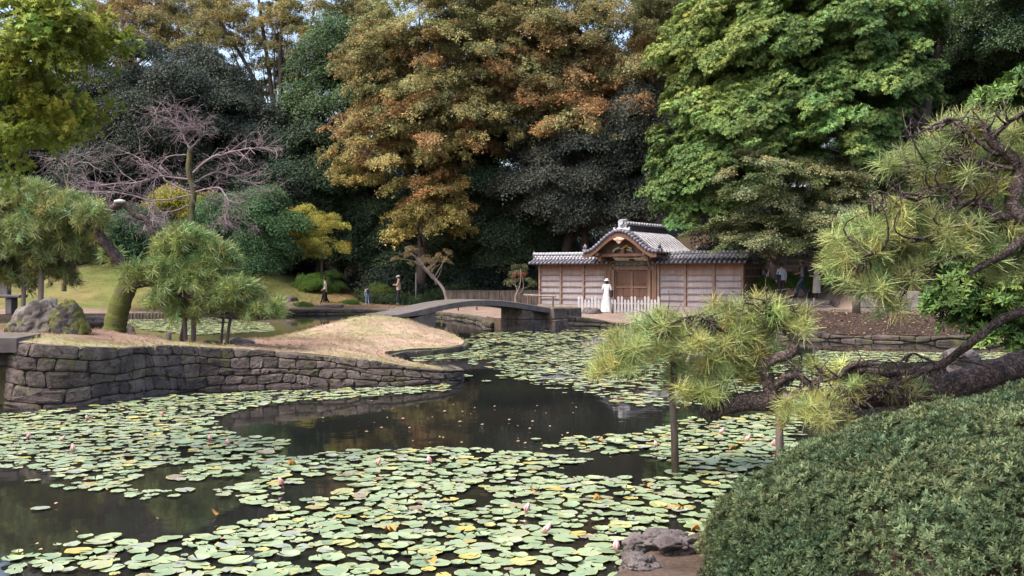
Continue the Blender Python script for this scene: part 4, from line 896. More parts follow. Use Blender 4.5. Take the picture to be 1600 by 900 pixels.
# right pier: big dressed blocks
for (t0, t1, o0, o1, z0, z1) in ((.80, .885, -.55, .70, -.1, .42), (.80, .88, -.55, .68, .425, .93), (.89, 1.0, -.5, .5, -.1, .38), (.90, 1.0, -.5, .46, .385, .80), (.985, 1.09, -.7, 1.0, -.1, .40), (.985, 1.09, -.7, .95, .405, .86), (1.095, 1.20, -.7, 1.05, -.1, .45), (1.095, 1.19, -.7, .98, .455, .84)):
    b = MB(); c = A_ + (B_ - A_) * (t0 + t1) / 2 + pv * (o0 + o1) / 2; b.box((c[0], c[1], (z0 + z1) / 2), ((t1 - t0) * np.linalg.norm(B_ - A_), o1 - o0, z1 - z0), math.atan2(dv[1], dv[0]), .035); b.build('pier_stone', M['stone'], br)

# stone slab on the far path
sb = thing('path_slab_bridge', 'small stone slab over a gap in the far bank under the woman in black', 'footbridge', (WX(517, 56.6), 56.6, .2))
b = MB(); b.box((WX(517, 56.4), 56.6, .34), (1.45, 1.8, .16), 0, .05); b.build('slab', M['slab'], sb)
b = MB(); b.box((WX(517, 56), 55.62, .12), (1.2, .1, .27)); b.build('gap_shade_block', M['stone_dark'], sb)  # dark block stands in for the shade below the slab

# ------------------------------------------------------------------ right bank: steps, block wall
ss_ = thing('stone_steps', 'flight of grey stone steps climbing right of the gate', 'steps', (13.2, 44.5, .5))
for i in range(3):
    b = MB(); b.box((WX(1277, 44) + .06 * i, 44.6 + .36 * i + 1.0, .50 + .19 * i), (2.1 - .10 * i, 2.0, .186), -.12, .02); b.build('step', M['plinth'], ss_)
b = MB(); b.box((WX(1312, 44.2), 44.95, .60), (.12, 1.7, .7), -.12, .02); b.build('side_kerb', M['slab'], ss_)
bwl = thing('block_wall', 'low wall of large grey blocks behind the brown bank at right', 'wall', (17, 42, .5))
x = 14.75; rr = random.Random(8)
for rowz, h in ((.42, .34), (.765, .34), (1.11, .33)):
    x = 14.7 - rr.uniform(0, .3)
    while x < 30:
        ln = rr.uniform(.8, 1.35); b = MB(); b.box((x + ln / 2, 42.25 - .03 * rr.random(), rowz + h / 2), (ln - .012, .35, h - .012), 0, .012); b.build('block', M['plinth'], bwl); x += ln
lw = thing('low_fence', 'long low grey board fence in the shade beyond the bridge', 'fence', (0, 57, .4))
for i in range(9):
    b = MB(); b.box((WX(705, 57.5) + .62 * i, 57.6, .75), (.60, .08, .85), 0, .01); b.build('board', M['wood_prop'], lw)
b = MB(); b.box((WX(705, 57.5) + 2.5, 57.6, 1.2), (5.8, .14, .06)); b.build('top_rail', M['wood_prop'], lw)
rl = thing('rail_fence', 'thin grey handrail on posts by the left corner of the gate', 'rail fence', (1, 47, .3))
b = MB(); b.tube([W(818, 461, 46.5), W(868, 463, 46.0)], .06, 6); b.build('rail', M['wood_grey'], rl)
for px in (825, 864):
    d_ = 46.3; b = MB(); g_ = float(zfar(np.array([[WX(px, d_), d_]]))[0]); b.tube([(WX(px, d_), d_, g_ - .05), (WX(px, d_), d_, WZ(462, d_))], .045, 6); b.build('post', M['wood_prop'], rl)
def stake(name, label, px, d, h, r0, mat, group=None, cat='post'):
    g_ = float(zfar(np.array([[WX(px, d), d]]))[0]); b = MB(); x_ = WX(px, d); b.lathe([(r0, 0), (r0 * 1.02, h * .5), (r0 * .95, h - .03), (r0 * .6, h)], (x_, d, g_ - .03), 8); o = b.build(name, M[mat], None, True); tag(o, label, cat, group); return o
stake('lamp_pole', 'thin grey pole standing by the path behind the bridge', 650, 59.5, 1.9, .04, 'metal_grey', cat='pole')
for px, d, lab in ((957, 46.5, 'short dark post beside the triangular rock'), (1154, 42.5, 'short dark post in front of the right plank wall'), (1272, 42.0, 'short dark post at the foot of the stone steps'), (1373, 39.5, 'short dark post left of the green rock'), (1447, 39.5, 'short dark post right of the green rock')): stake('short_post', lab, px, d, .5, .05, 'wood_prop', 'short posts along the path')
stake('timber_post', 'thick brown timber post on the bank below the pine boughs', 1338, 38.0, 1.3, .16, 'wood_prop')
for i, px in enumerate((690, 716, 745)): stake('low_stake', ['left', 'middle', 'right'][i] + ' one of the three low stakes seen under the bridge arch', px, 51.5, .35, .04, 'wood_prop', 'low stakes under the arch')
sk = thing('stake_edging', 'row of thin dark stakes along the far waterline behind the mossy trunk', 'edging', (-17, 49.8, 0))
for i in range(20):
    px = 206 + i * 5.2; d = 48.6 + .03 * i; b = MB(); b.lathe([(.05, -.2), (.05, .20 + .05 * math.sin(i * 3)), (.03, .26)], (WX(px, d), d, 0), 6); b.build('stake', M['wood_prop'], sk)

# ------------------------------------------------------------------ rocks
M['rock_moss'] = pmat('dark_mossy_rock', (.045, .038, .034), (.12, .10, .09), 4, .9, cc=(.03, .025, .022), scale2=8, bump=1.0, bscale=18, bdist=.05, moss=(.10, .10, .022), mosst=(.50, .60), mosscale=4.0, lichen=(.28, .27, .24))
def rock(name, label, c, sz, seed, mat='rock', cuts=11, group=None, sub=5, rough=.10, cat='rock', tilt=0):
    r = random.Random(seed); bm = bmesh.new(); bmesh.ops.create_icosphere(bm, subdivisions=sub, radius=1)
    pl = []
    for _ in range(cuts):
        v = Vector((r.gauss(0, 1), r.gauss(0, 1), r.gauss(.2, .8))).normalized(); pl.append((v, r.uniform(.62, .92)))
    for v in bm.verts:
        for n_, d in pl:
            k = v.co.dot(n_) - d
            if k > 0: v.co -= n_ * k
        f = mnoise.fractal(v.co * 1.8 + Vector((seed, 0, 0)), .85, 2.1, 7); v.co += v.co.normalized() * (f * rough)
        f2 = abs(mnoise.noise(v.co * 3.1 + Vector((0, seed, 0)))); v.co -= v.co.normalized() * max(0, .12 - f2) * rough * 5
        v.co.x += tilt * v.co.z
        v.co = Vector((v.co.x * sz[0], v.co.y * sz[1], v.co.z * sz[2])) 
    me = bpy.data.meshes.new(name); bm.to_mesh(me); bm.free(); me.materials.append(M[mat]); me.polygons.foreach_set('use_smooth', np.ones(len(me.polygons), bool))
    o = link_mesh(name, me); o.location = c; o.rotation_euler = (0, 0, r.uniform(0, .6)); tag(o, label, cat, group); return o
def gpen(x, y): return float(zpen(np.array([[x, y]]))[0])
rock('boulder', 'large pale mossy boulder, left one of the pair on the wall corner', (WX(58, 18.6), 18.6, gpen(WX(58, 18.6), 18.6) + .13), (.52, .5, .50), 3, tilt=.25, group='mossy boulders on the corner', rough=.16)
rock('boulder', 'dark mossy boulder leaning right, beside the pale one', (WX(112, 18.3), 18.3, gpen(WX(112, 18.3), 18.3) + .15), (.38, .4, .52), 9, 'rock_moss', tilt=-.35, group='mossy boulders on the corner', rough=.16)
rock('boulder', 'small lichened rock directly behind the mossy pine trunk', (WX(202, 22.6), 22.6, gpen(WX(202, 22.6), 22.6) + .12), (.22, .25, .30), 12)
rock('boulder', 'grey rock half hidden left of the mossy pine trunk', (WX(150, 24), 24, 1.0), (.5, .3, .16), 13, 'rock_bare')
rock('flat_rock', 'flat topped brown rock at the foot of the propped pine', (WX(374, 22.3), 22.3, gpen(WX(374, 22.3), 22.3) + .06), (.34, .3, .14), 14, 'rock_bare', cuts=8)
rock('flat_rock', 'low flat stone sunk in the lawn near the wall edge', (WX(222, 20.4), 20.4, gpen(WX(222, 20.4), 20.4) + .0), (.40, .4, .07), 15, 'rock_bare')
rock('moss_stone', 'low mossy mound of stone between the pine props', (WX(330, 22.0), 22.0, gpen(WX(330, 22.0), 22.0) + .02), (.22, .25, .11), 16)
rock('flat_rock', 'pinkish flat stone in the lawn in front of the flat topped rock', (WX(392, 21.0), 21.0, gpen(WX(392, 21.0), 21.0) + .0), (.26, .3, .06), 17, 'rock_bare')
rock('round_stone', 'dark rounded stone on the far bank left of the woman in black', (WX(455, 57.5), 57.5, .5), (.48, .4, .42), 18, 'rock_bare', cuts=3, rough=.05)
rock('standing_stone', 'small grey standing stone beside the child', (WX(583, 59.3), 59.3, .5), (.2, .2, .45), 19, 'rock_bare')
rock('triangular_rock', 'triangular grey rock in front of the white picket fence', (WX(927, 46.3), 46.3, .34), (.56, .4, .36), 20, 'rock_bare', cuts=10)
rock('green_rock', 'squat green tinged rock on the brown bank at right', (WX(1400, 38.5), 38.5, .72), (.58, .45, .30), 21, 'rock_green', cuts=9)
rock('pond_rock', 'grey rock rising from the water behind the pine twigs', (WX(1502, 25.0), 25.0, .10), (.50, .4, .30), 22, 'rock_bare')
for i, (px, d, z, sx, lab) in enumerate(((1025, 7.7, .10, .22, 'pitted dark shore rock at the bottom edge beside the clipped bush'), (1058, 7.45, .12, .17, 'small shore rock against the left foot of the clipped bush'), (1000, 7.15, .06, .22, 'low brown shore rock at the very bottom of the view'), (992, 7.75, .03, .10, 'lowest wet rock at the tip of the shore'))):
    rock('shore_rock', lab, (WX(px, d), d, z), (sx, .16, .10), 30 + i, 'rock_bare', group='shore rocks', rough=.25)
for i, (px, d, s_) in enumerate(((1196, 47.2, .55), (1208, 47.0, .4), (1247, 47.4, .5), (1180, 47.6, .4))):
    rock('bank_rock', ['largest grey bank rock behind the person with the shoulder bag', 'small bank rock under the maple trunk', 'bank rock left of the stone steps', 'bank rock at the right end of the gate wall'][i], (WX(px, d), d, .75), (s_, .4, s_ * .9), 40 + i, 'rock_bare', group='bank rocks by the maple')
shrub('fern_bank', 'green ferny ground cover under the maple beside the steps', [(1215, 447, 35, 9, 48.3, .8), (1245, 440, 20, 10, 48.6, .8)], 'fine', (.09, .16, .035), 67, [(1215, 460, 48.4), (1215, 452, 48.4), (1215, 447, 48.4)], .04, cat='plant', lobe_r=.4, clumps=14, per_area=1.4, flat=.5, scl=(.4, .65))
lt = thing('stone_lantern_base', 'grey stone slab and short pillar at the left edge of the far lawn', 'stone', (WX(8, 47), 47, .4))
b = MB(); b.box((WX(0, 46), 46, 1.15), (2.2, .8, .14), 0, .03); b.build('slab', M['slab'], lt)
b = MB(); b.box((WX(5, 46), 46.2, 1.5), (.4, .4, .7), 0, .04); b.build('pillar', M['slab'], lt)
for q in (-25, 18):
    b = MB(); b.box((WX(q, 46), 46, .7), (.3, .6, .76), 0, .03); b.build('support', M['slab'], lt)
# ------------------------------------------------------------------ pines
def wob(P, a, r, n=3):
    P = smoothline(P, 2); k = len(P); P = P + r.normal(0, a, (k, 3)) * np.minimum(1, np.minimum(np.arange(k), 3) / 3)[:, None]; return smoothline(P, 1)
def twigs_to(mb, src, targets, r, rad=.012, seg=6, wig=.25):
    """thin crooked twigs from the nearest point of the branch cloud to each shoot"""
    src = np.asarray(src)
    for t in targets:
        d = np.linalg.norm(src - t, axis=1); i = int(np.argmin(d + r.uniform(0, .25, len(d)))); a = src[i]; ln = np.linalg.norm(t - a)
        if ln < .05: continue
        mid = (a + t) / 2 + r.normal(0, wig * ln, 3) * np.array([1, 1, .5]) - np.array([0, 0, .06 * ln]); mb.tube(bez(a, mid, t, seg), np.linspace(rad, rad * .3, seg), 4, False)
def pad_points(pads, r, dens_):
    PP, NN = [], []
    for (px, py, rx, ry, d, dep) in pads:
        c = W(px, py, d); a = np.array([rx * d / F, dep, ry * d / F]); n = max(5, int(dens_ * (a[0] * a[1] + a[0] * a[2] + a[1] * a[2])))
        o = rdir(n, r); o[:, 2] = np.where(o[:, 2] < -.18, -o[:, 2], o[:, 2]); q = r.uniform(.45, 1, n) ** .45
        PP.append(c + o * a * q[:, None]); NN.append(unit(o * np.array([.9, .9, .5]) + np.array([0, 0, 1.0]) + r.normal(0, .2, (n, 3))))
    return np.concatenate(PP), np.concatenate(NN)
def pine(name, label, branches, pads, key, tint, seed, dens_, scl, barkm='bark_pine', group='garden pines', twr=.011, base=None, cutm=None, ntw=240, dead=None):
    r = np.random.default_rng(seed); B0 = [W(*p) if len(p) == 3 else np.array(p[1]) for p in branches[0][0]]
    root = thing(name, label, 'pine tree', tuple(B0[0]), group=group)
    cloud = []
    tr = MB(); lb = MB(); sides = {0: (tr, 12)}
    for i, (pts, r0, r1) in enumerate(branches):
        P = wob([W(*p) for p in pts], .0016 * np.mean([p[2] for p in pts]) / 10, r); rad = np.linspace(r0, r1, len(P)) * (1 + .035 * np.sin(np.arange(len(P)) * .9 + i) + .03 * np.sin(np.arange(len(P)) * 2.1))
        (tr if i == 0 else lb).tube(P, rad, 12 if i == 0 else 7); cloud.append(P)
    tr.build('trunk', M[barkm], root, True)
    lo_ = lb
    PT, NN = pad_points(pads, r, dens_)
    cl = np.concatenate(cloud); sel = r.choice(len(PT), min(ntw, len(PT)), replace=False); twigs_to(lo_, cl, PT[sel], r, twr)
    if dead:
        for (px, py, rx, ry, d, n_) in dead:
            for _ in range(n_):
                t = W(px + r.uniform(-rx, rx), py + r.uniform(-ry, ry), d + r.uniform(-.3, .3)); twigs_to(lo_, cl, [t], r, twr * 1.3, 7, .35)
                for _ in range(2): e = t + r.normal(0, .12, 3); lo_.tube(bez(t, (t + e) / 2 + r.normal(0, .04, 3), e, 4), np.linspace(twr * .5, twr * .2, 4), 4, False)
    lo_.build('branches', M['bark_pine'], root, True)
    tb = tint(PT, r) if callable(tint) else np.tile(np.asarray(tint, float), (len(PT), 1))
    scatter('needles', key, PT, NN, r.uniform(*scl, len(PT)), jitter_tint(tb, len(PT), r, .22, .12), root, seed, 'stuff')
    return root
# reclining pine over the water, right of centre
D = 10.6
pine('reclining_pine', 'gnarled pine lying low over the water at right, resting on two dark props',
     [([(2050, 700, 10.2), (1990, 580, 10.1), (1900, 505, 10.0), (1720, 530, 10.0), (1600, 568, 10.0), (1500, 600, 10.1), (1420, 615, 10.3), (1330, 622, 10.4), (1240, 628, 10.5), (1160, 626, 10.6), (1118, 640, 10.6), (1100, 652, 10.6)], .17, .085),
      ([(1205, 622, 10.5), (1200, 590, 10.5), (1192, 570, 10.5), (1212, 560, 10.4), (1240, 552, 10.4), (1244, 530, 10.5), (1222, 512, 10.5), (1212, 495, 10.6)], .085, .03),
      ([(1208, 605, 10.5), (1225, 590, 10.4), (1245, 583, 10.4), (1262, 600, 10.3), (1275, 598, 10.3), (1290, 585, 10.3), (1275, 572, 10.3)], .055, .02),
      ([(1120, 630, 10.6), (1090, 620, 10.6), (1060, 605, 10.6), (1052, 590, 10.6), (1054, 570, 10.6), (1040, 550, 10.6), (1035, 530, 10.6)], .06, .022),
      ([(1600, 485, 9.6), (1560, 500, 9.6), (1525, 530, 9.7), (1500, 548, 9.8), (1470, 572, 9.9), (1430, 580, 10), (1390, 585, 10), (1345, 575, 10.1), (1300, 590, 10.2)], .05, .028),
      ([(1430, 605, 10.3), (1395, 590, 10.2), (1370, 570, 10.1), (1330, 568, 10.1), (1310, 590, 10.1)], .05, .025),
      ([(1470, 572, 9.9), (1445, 560, 9.9), (1425, 550, 9.9), (1405, 565, 9.9), (1392, 590, 9.9)], .016, .008),
      ([(1450, 578, 9.9), (1400, 600, 9.9), (1360, 620, 10), (1330, 640, 10)], .022, .008),
      ([(1400, 590, 9.9), (1370, 615, 9.9), (1345, 630, 10), (1320, 650, 10)], .018, .007),
      ([(1490, 560, 9.8), (1540, 570, 9.8), (1560, 585, 9.8)], .016, .006),
      ([(1222, 512, 10.5), (1200, 490, 10.5), (1180, 478, 10.5), (1200, 470, 10.5), (1235, 475, 10.5), (1245, 490, 10.5)], .022, .008),
      ([(1040, 550, 10.6), (1010, 545, 10.6), (985, 560, 10.6)], .018, .008), ([(1036, 530, 10.6), (1060, 500, 10.5), (1090, 492, 10.5), (1110, 505, 10.5)], .018, .007)],
     [(995, 560, 55, 42, 10.7, .45), (960, 580, 28, 22, 10.7, .25), (1085, 545, 75, 45, 10.8, .5), (1145, 525, 55, 45, 10.8, .45), (1030, 515, 40, 20, 10.7, .3), (1225, 515, 38, 28, 10.7, .3), (1185, 560, 40, 30, 10.8, .35), (1110, 590, 70, 26, 10.7, .35), (1090, 622, 30, 18, 10.5, .25), (1180, 485, 26, 16, 10.7, .25), (1275, 650, 50, 26, 10.0, .35), (1320, 595, 25, 18, 10.3, .2), (1355, 605, 24, 22, 10.1, .2), (1410, 610, 40, 10, 10.1, .2), (1265, 575, 20, 14, 10.6, .2)],
     'pine_near', lambda P, r: mixp((.24, .305, .10), (.40, .40, .15), r.random(len(P)) * .9), 201, 118, (.75, 1.2), ntw=300, dead=[(1400, 590, 80, 32, 10, 34), (1200, 480, 45, 15, 10.5, 16), (1060, 505, 45, 18, 10.5, 18), (1350, 630, 70, 22, 10, 24), (1260, 590, 30, 25, 10.3, 14)])
# the wrapped band on the trunk
b = MB(); P_ = [W(1222, 627.5, 10.5), W(1241, 627, 10.5)]; b.tube(P_, .112, 12); o = b.build('trunk_wrap', M['wood_grey'], bpy.data.objects['reclining_pine'], True)
# upper right pine boughs
pine('overhanging_pine', 'pine boughs reaching in from the upper right with long pale needles',
     [([(1967, 715, 9.6), (1935, 560, 9.4), (1820, 440, 9.2), (1700, 380, 9.2), (1610, 345, 9.2), (1580, 330, 9.2), (1585, 300, 9.2), (1600, 265, 9.2), (1575, 240, 9.2), (1545, 222, 9.2), (1540, 195, 9.2)], .12, .03),
      ([(1620, 350, 9.2), (1575, 395, 9.1), (1535, 415, 9.1), (1515, 428, 9.1)], .05, .022), ([(1600, 340, 9.2), (1560, 340, 9.2), (1545, 320, 9.2), (1510, 315, 9.2), (1480, 325, 9.2), (1440, 318, 9.3), (1400, 325, 9.4), (1355, 338, 9.4)], .045, .012),
      ([(1500, 318, 9.2), (1490, 300, 9.2), (1460, 285, 9.2), (1430, 315, 9.2)], .022, .008), ([(1575, 240, 9.2), (1550, 240, 9.2), (1520, 215, 9.2), (1495, 195, 9.2), (1480, 185, 9.2)], .022, .008), ([(1600, 265, 9.2), (1565, 262, 9.2), (1530, 250, 9.2), (1480, 245, 9.3), (1450, 260, 9.3)], .022, .007),
      ([(1545, 222, 9.2), (1570, 195, 9.1), (1600, 175, 9.1)], .025, .015), ([(1560, 340, 9.2), (1500, 350, 9.1), (1450, 370, 9.1), (1400, 385, 9.1), (1350, 400, 9.1)], .028, .008), ([(1540, 400, 9.1), (1500, 400, 9.1), (1460, 410, 9.1), (1420, 430, 9.1)], .018, .006)],
     [(1362, 388, 58, 46, 9.5, .5), (1332, 422, 32, 28, 9.5, .3), (1345, 458, 36, 20, 9.4, .25), (1420, 370, 62, 50, 9.5, .5), (1400, 440, 45, 28, 9.4, .3), (1395, 480, 18, 18, 9.3, .15), (1480, 390, 60, 50, 9.5, .5), (1500, 300, 50, 45, 9.5, .4), (1430, 265, 35, 28, 9.5, .3), (1555, 380, 55, 50, 9.5, .4), (1510, 220, 45, 32, 9.5, .3), (1580, 220, 40, 45, 9.5, .35), (1570, 290, 50, 50, 9.6, .4), (1590, 440, 40, 35, 9.6, .3)],
     'pine_near', lambda P, r: mixp((.23, .30, .10), (.39, .395, .15), r.random(len(P)) * .85), 202, 104, (.8, 1.25), ntw=330, dead=[(1480, 230, 60, 40, 9.1, 24), (1430, 310, 75, 25, 9.1, 26), (1530, 200, 50, 30, 9.1, 18), (1560, 290, 40, 50, 9.1, 14)])
# left pines
pine('crooked_pine', 'crooked pine on the lawn with a mossy leaning trunk and a looping bare branch',
     [([(179, 516, 21.3), (183, 490, 21.3), (192, 465, 21.3), (203, 438, 21.3)], .25, .19), ([(199, 450, 21.3), (204, 432, 21.3), (192, 412, 21.3), (178, 395, 21.3), (162, 378, 21.3), (152, 358, 21.3)], .14, .09),
      ([(155, 365, 21.3), (158, 345, 21.3), (172, 328, 21.3), (190, 316, 21.3), (202, 325, 21.3), (212, 338, 21.3), (226, 340, 21.3), (234, 352, 21.3), (243, 364, 21.3), (262, 380, 21.3)], .09, .045), ([(230, 338, 21.3), (238, 355, 21.3), (240, 380, 21.3), (248, 395, 21.3), (238, 412, 21.3)], .035, .012),
      ([(203, 440, 21.3), (225, 425, 21.3), (245, 422, 21.3), (265, 424, 21.3)], .07, .03), ([(205, 448, 21.3), (240, 440, 21.1), (262, 450, 20.9), (290, 465, 20.9), (320, 470, 20.9), (340, 485, 20.8), (360, 492, 20.8), (395, 490, 20.8)], .08, .02),
      ([(290, 465, 20.9), (280, 440, 20.9), (300, 415, 21.0), (300, 390, 21.1)], .04, .012), ([(320, 470, 20.9), (345, 450, 20.9), (350, 430, 20.9)], .03, .012)],
     [(224, 424, 28, 14, 21.3, .4), (172, 402, 10, 12, 21.6, .2), (290, 385, 45, 28, 21.3, .7), (275, 420, 36, 24, 21.1, .5), (335, 415, 36, 36, 21.3, .6), (310, 440, 55, 26, 21.1, .6), (260, 470, 25, 26, 21.1, .4), (365, 460, 45, 24, 21.0, .6), (345, 480, 40, 14, 20.9, .4), (415, 487, 32, 14, 20.9, .45), (285, 490, 25, 14, 21.2, .3), (225, 440, 20, 14, 21.2, .3)],
     'pine_mid', lambda P, r: mixp((.16, .225, .075), (.27, .32, .10), r.random(len(P))), 203, 100, (.8, 1.25), barkm='bark_pine_moss', twr=.016, ntw=260)
b = MB(); b.lathe([(.07, -.03), (.115, .0), (.10, .035), (.04, .055)], tuple(W(188, 318, 21.3) - np.array([0, .02, -.03])), 10, 1.15, 1); b.build('cut_stump', M['bark_cut'], bpy.data.objects['crooked_pine'], True)
pine('spreading_pine', 'dense spreading pine at the left edge held up by two posts',
     [([(-140, 500, 23.2), (-120, 440, 23.2), (-60, 400, 22.7), (0, 375, 22.5), (40, 370, 22.4), (65, 350, 22.4)], .16, .06), ([(0, 375, 22.5), (40, 350, 22.4), (90, 330, 22.4), (130, 345, 22.4)], .06, .02), ([(40, 370, 22.4), (90, 390, 22.4), (120, 420, 22.4)], .04, .015), ([(-20, 385, 22.5), (20, 420, 22.5), (30, 450, 22.5)], .04, .015)],
     [(35, 320, 60, 36, 22.7, .8), (-20, 330, 50, 40, 22.7, .8), (105, 345, 56, 42, 22.6, .8), (60, 365, 65, 40, 22.5, .8), (20, 400, 50, 40, 22.5, .7), (95, 400, 50, 30, 22.6, .6), (80, 435, 38, 26, 22.8, .5), (15, 440, 35, 25, 22.8, .5), (140, 375, 20, 22, 22.5, .3), (-30, 400, 40, 40, 22.6, .6), (141, 347, 20, 26, 20.9, .25)],
     'pine_mid', lambda P, r: mixp((.17, .225, .08), (.29, .325, .11), r.random(len(P))), 204, 92, (.8, 1.3), twr=.016, ntw=320)
# props
def prop(label, a, b_, r0, mat, fork=False, group='pine props', base=None):
    P0, P1 = W(*a), W(*b_); root = thing('pine_prop', label, 'prop', tuple(P0), group=group)
    m_ = (P0 + P1) / 2 + np.array([.01, 0, 0]); mb = MB(); mb.tube([P0 - np.array([0, 0, .15]), m_, P1], [r0 * 1.1, r0, r0 * .9], 9); mb.build('pole', M[mat], root, True)
    mb = MB(); mb.box(tuple(P1 + np.array([0, 0, r0 * .4])), (r0 * 4.2, r0 * 1.9, r0 * 1.1), 0, r0 * .2); mb.build('cross_piece', M[mat], root)
prop('dark prop standing in the lily pads under the pine tip', (1056, 742, 10.7), (1049, 604, 10.65), .04, 'wood_prop')
prop('dark prop half hidden behind the clipped bush under the reclining trunk', (1217, 745, 10.55), (1217, 640, 10.5), .042, 'wood_prop')
for lab, px0, py0, px1, py1, d, r0 in (('left one of the two posts under the spreading pine', 34, 492, 39, 374, 22.5, .05), ('thicker right post under the spreading pine at the left edge', 62, 470, 65, 372, 22.4, .06),
    ('slanting dark prop under the crooked pine', 280, 526, 296, 470, 21.9, .05), ('tall pale prop in front of the crooked pine needles', 290, 528, 286, 432, 21.3, .045), ('short thick prop beside the tall pale one', 302, 529, 302, 472, 21.7, .055), ('short leaning prop left of the flat topped rock', 344, 531, 349, 497, 21.6, .03), ('leaning dark prop touching the flat topped rock', 352, 536, 360, 496, 21.2, .035)):
    x_, y_ = WX(px0, d), d; g_ = gpen(x_, y_); pyg = HOR + (EYE - g_) * F / d
    prop(lab, (px0, pyg, d), (px1, py1, d), r0, 'wood_grey' if 'pale' in lab or 'posts' in lab or 'thicker' in lab else 'wood_prop')
b = MB(); g_ = gpen(WX(264, 23), 23); b.lathe([(.06, -.05), (.06, .28), (.045, .32)], (WX(264, 23), 23, g_), 8); tag(b.build('short_stump', M['wood_grey'], None, True), 'short cut post on the lawn left of the pine props', 'post')

# ------------------------------------------------------------------ bare cherry trees
def bare_tree(name, label, trunk, r0, limbs_, seed, depth=4, group='bare cherries', spread=.75, ln0=1.2, dmix=0):
    r = np.random.default_rng(seed); root = thing(name, label, 'tree', tuple(W(*trunk[0])), group=group); tm, bmx, tw = MB(), MB(), MB()
    P = wob([W(*p) for p in trunk], .02, r); tm.tube(P, np.linspace(r0, r0 * .5, len(P)), 9); limbs_ = [(a_, b_ * .66) for a_, b_ in limbs_]
    def grow(p, d, ln, rad, lev):
        n = 5; Q = [p]; dd = d.copy()
        for i in range(n): dd = unit(dd + r.normal(0, .20, 3) + np.array([0, 0, -.04 + .05 * (lev < 2)])); Q.append(Q[-1] + dd * ln / n)
        (bmx if lev < 1 else tw).tube(Q, np.linspace(rad, rad * .5, n + 1), 5 if lev < 2 else 3, False)
        if lev >= depth: return
        for k in range(3 if lev < depth - 1 else 4):
            q = Q[int(r.integers(1, n + 1))]; e = unit(dd + r.normal(0, spread, 3) * np.array([1, 1, .55])); grow(q, e, ln * r.uniform(.5, .8), max(rad * .5, .006), lev + 1)
    for (pts, rr) in limbs_:
        Q = wob([W(*p) for p in pts], .04, r); bmx.tube(Q, np.linspace(rr, rr * .35, len(Q)), 6); k = len(Q)
        for i in [q_ for q_ in range(k // 4, k) if r.random() < .72]: d = unit(Q[min(i + 1, k - 1)] - Q[max(i - 1, 0)]); grow(Q[i], unit(d + r.normal(0, .8, 3) * np.array([1, 1, .7])), ln0 * r.uniform(.5, 1.1), rr * .35, 1)
    tm.build('trunk', M['twig_moss'], root, True); bmx.build('limbs', M['twig'], root, True); tw.build('twigs', M['twig'], root)
dC = 45.0
bare_tree('bare_cherry', 'leafless cherry with purplish twigs spreading over the mossy trunk', [(296, 462, dC), (300, 380, dC), (298, 330, dC), (305, 300, dC), (292, 265, dC), (298, 230, dC)], .20,
    [([(298, 235, dC), (290, 215, dC), (265, 185, dC), (240, 180, dC)], .08), ([(298, 232, dC), (315, 215, dC), (312, 205, dC), (300, 200, dC)], .06), ([(302, 270, dC), (330, 245, dC - .5), (370, 235, dC - .8), (410, 230, dC - 1)], .09), ([(302, 285, dC), (340, 265, dC + .5), (380, 280, dC + 1), (420, 300, dC + 1)], .07),
     ([(296, 280, dC), (260, 275, dC), (210, 285, dC - .5), (140, 290, dC - 1)], .08), ([(298, 300, dC), (265, 290, dC + 1), (230, 250, dC + 1.2), (200, 240, dC + 1)], .07), ([(300, 305, dC), (240, 315, dC - 1), (180, 300, dC - 1.5), (110, 300, dC - 1.5)], .08), ([(303, 300, dC), (345, 290, dC - 1), (360, 320, dC - 1.4), (352, 345, dC - 1.5)], .06), ([(297, 245, dC), (255, 240, dC), (240, 290, dC), (238, 330, dC)], .05), ([(305, 300, dC), (330, 310, dC + 1), (380, 330, dC + 1.5)], .06), ([(300, 320, dC), (250, 335, dC - 1), (230, 345, dC - 1.6)], .07)], 301, depth=3)
bare_tree('bare_cherry', 'small leafless cherry with a mossy stub at the far left', [(100, 455, 47), (102, 330, 47), (105, 290, 47), (112, 255, 47)], .12,
    [([(110, 262, 47), (95, 250, 47), (75, 247, 47)], .05), ([(112, 258, 47), (130, 250, 47), (150, 262, 47), (148, 300, 47)], .05), ([(112, 256, 47), (120, 240, 47), (140, 238, 47)], .04)], 302, depth=2, ln0=1.1)

# ------------------------------------------------------------------ near maple at the upper left
nm = thing('green_maple', 'green maple branches hanging in close at the upper left', 'tree', (-9.2, 11.5, .45))
r = np.random.default_rng(401)
o, LOB = crown([(40, 50, 95, 85, 11, 1.1), (85, 50, 75, 45, 10.6, .9), (60, 110, 70, 40, 10.8, .8), (30, 160, 80, 55, 11, 1.0), (100, 170, 42, 26, 10.6, .6), (120, 25, 45, 30, 10.8, .7), (-60, 90, 90, 130, 11.3, 1.3), (40, 205, 40, 28, 11, .7)], 'maple_near', t_maple_near, 402, lobe_r=.32, clumps=6, per_area=.52, bough=1.5, flat=.35, scl=(.7, 1.15), fill=.35, parent=nm, back=.9, lo=-2)
mb = MB(); mb.tube(smoothline([(-9.2, 11.5, .3), (-9.0, 11.4, 2.0), (-8.6, 11.3, 3.5), (-8.2, 11.2, 5.2)], 2), np.linspace(.2, .1, 13), 9)
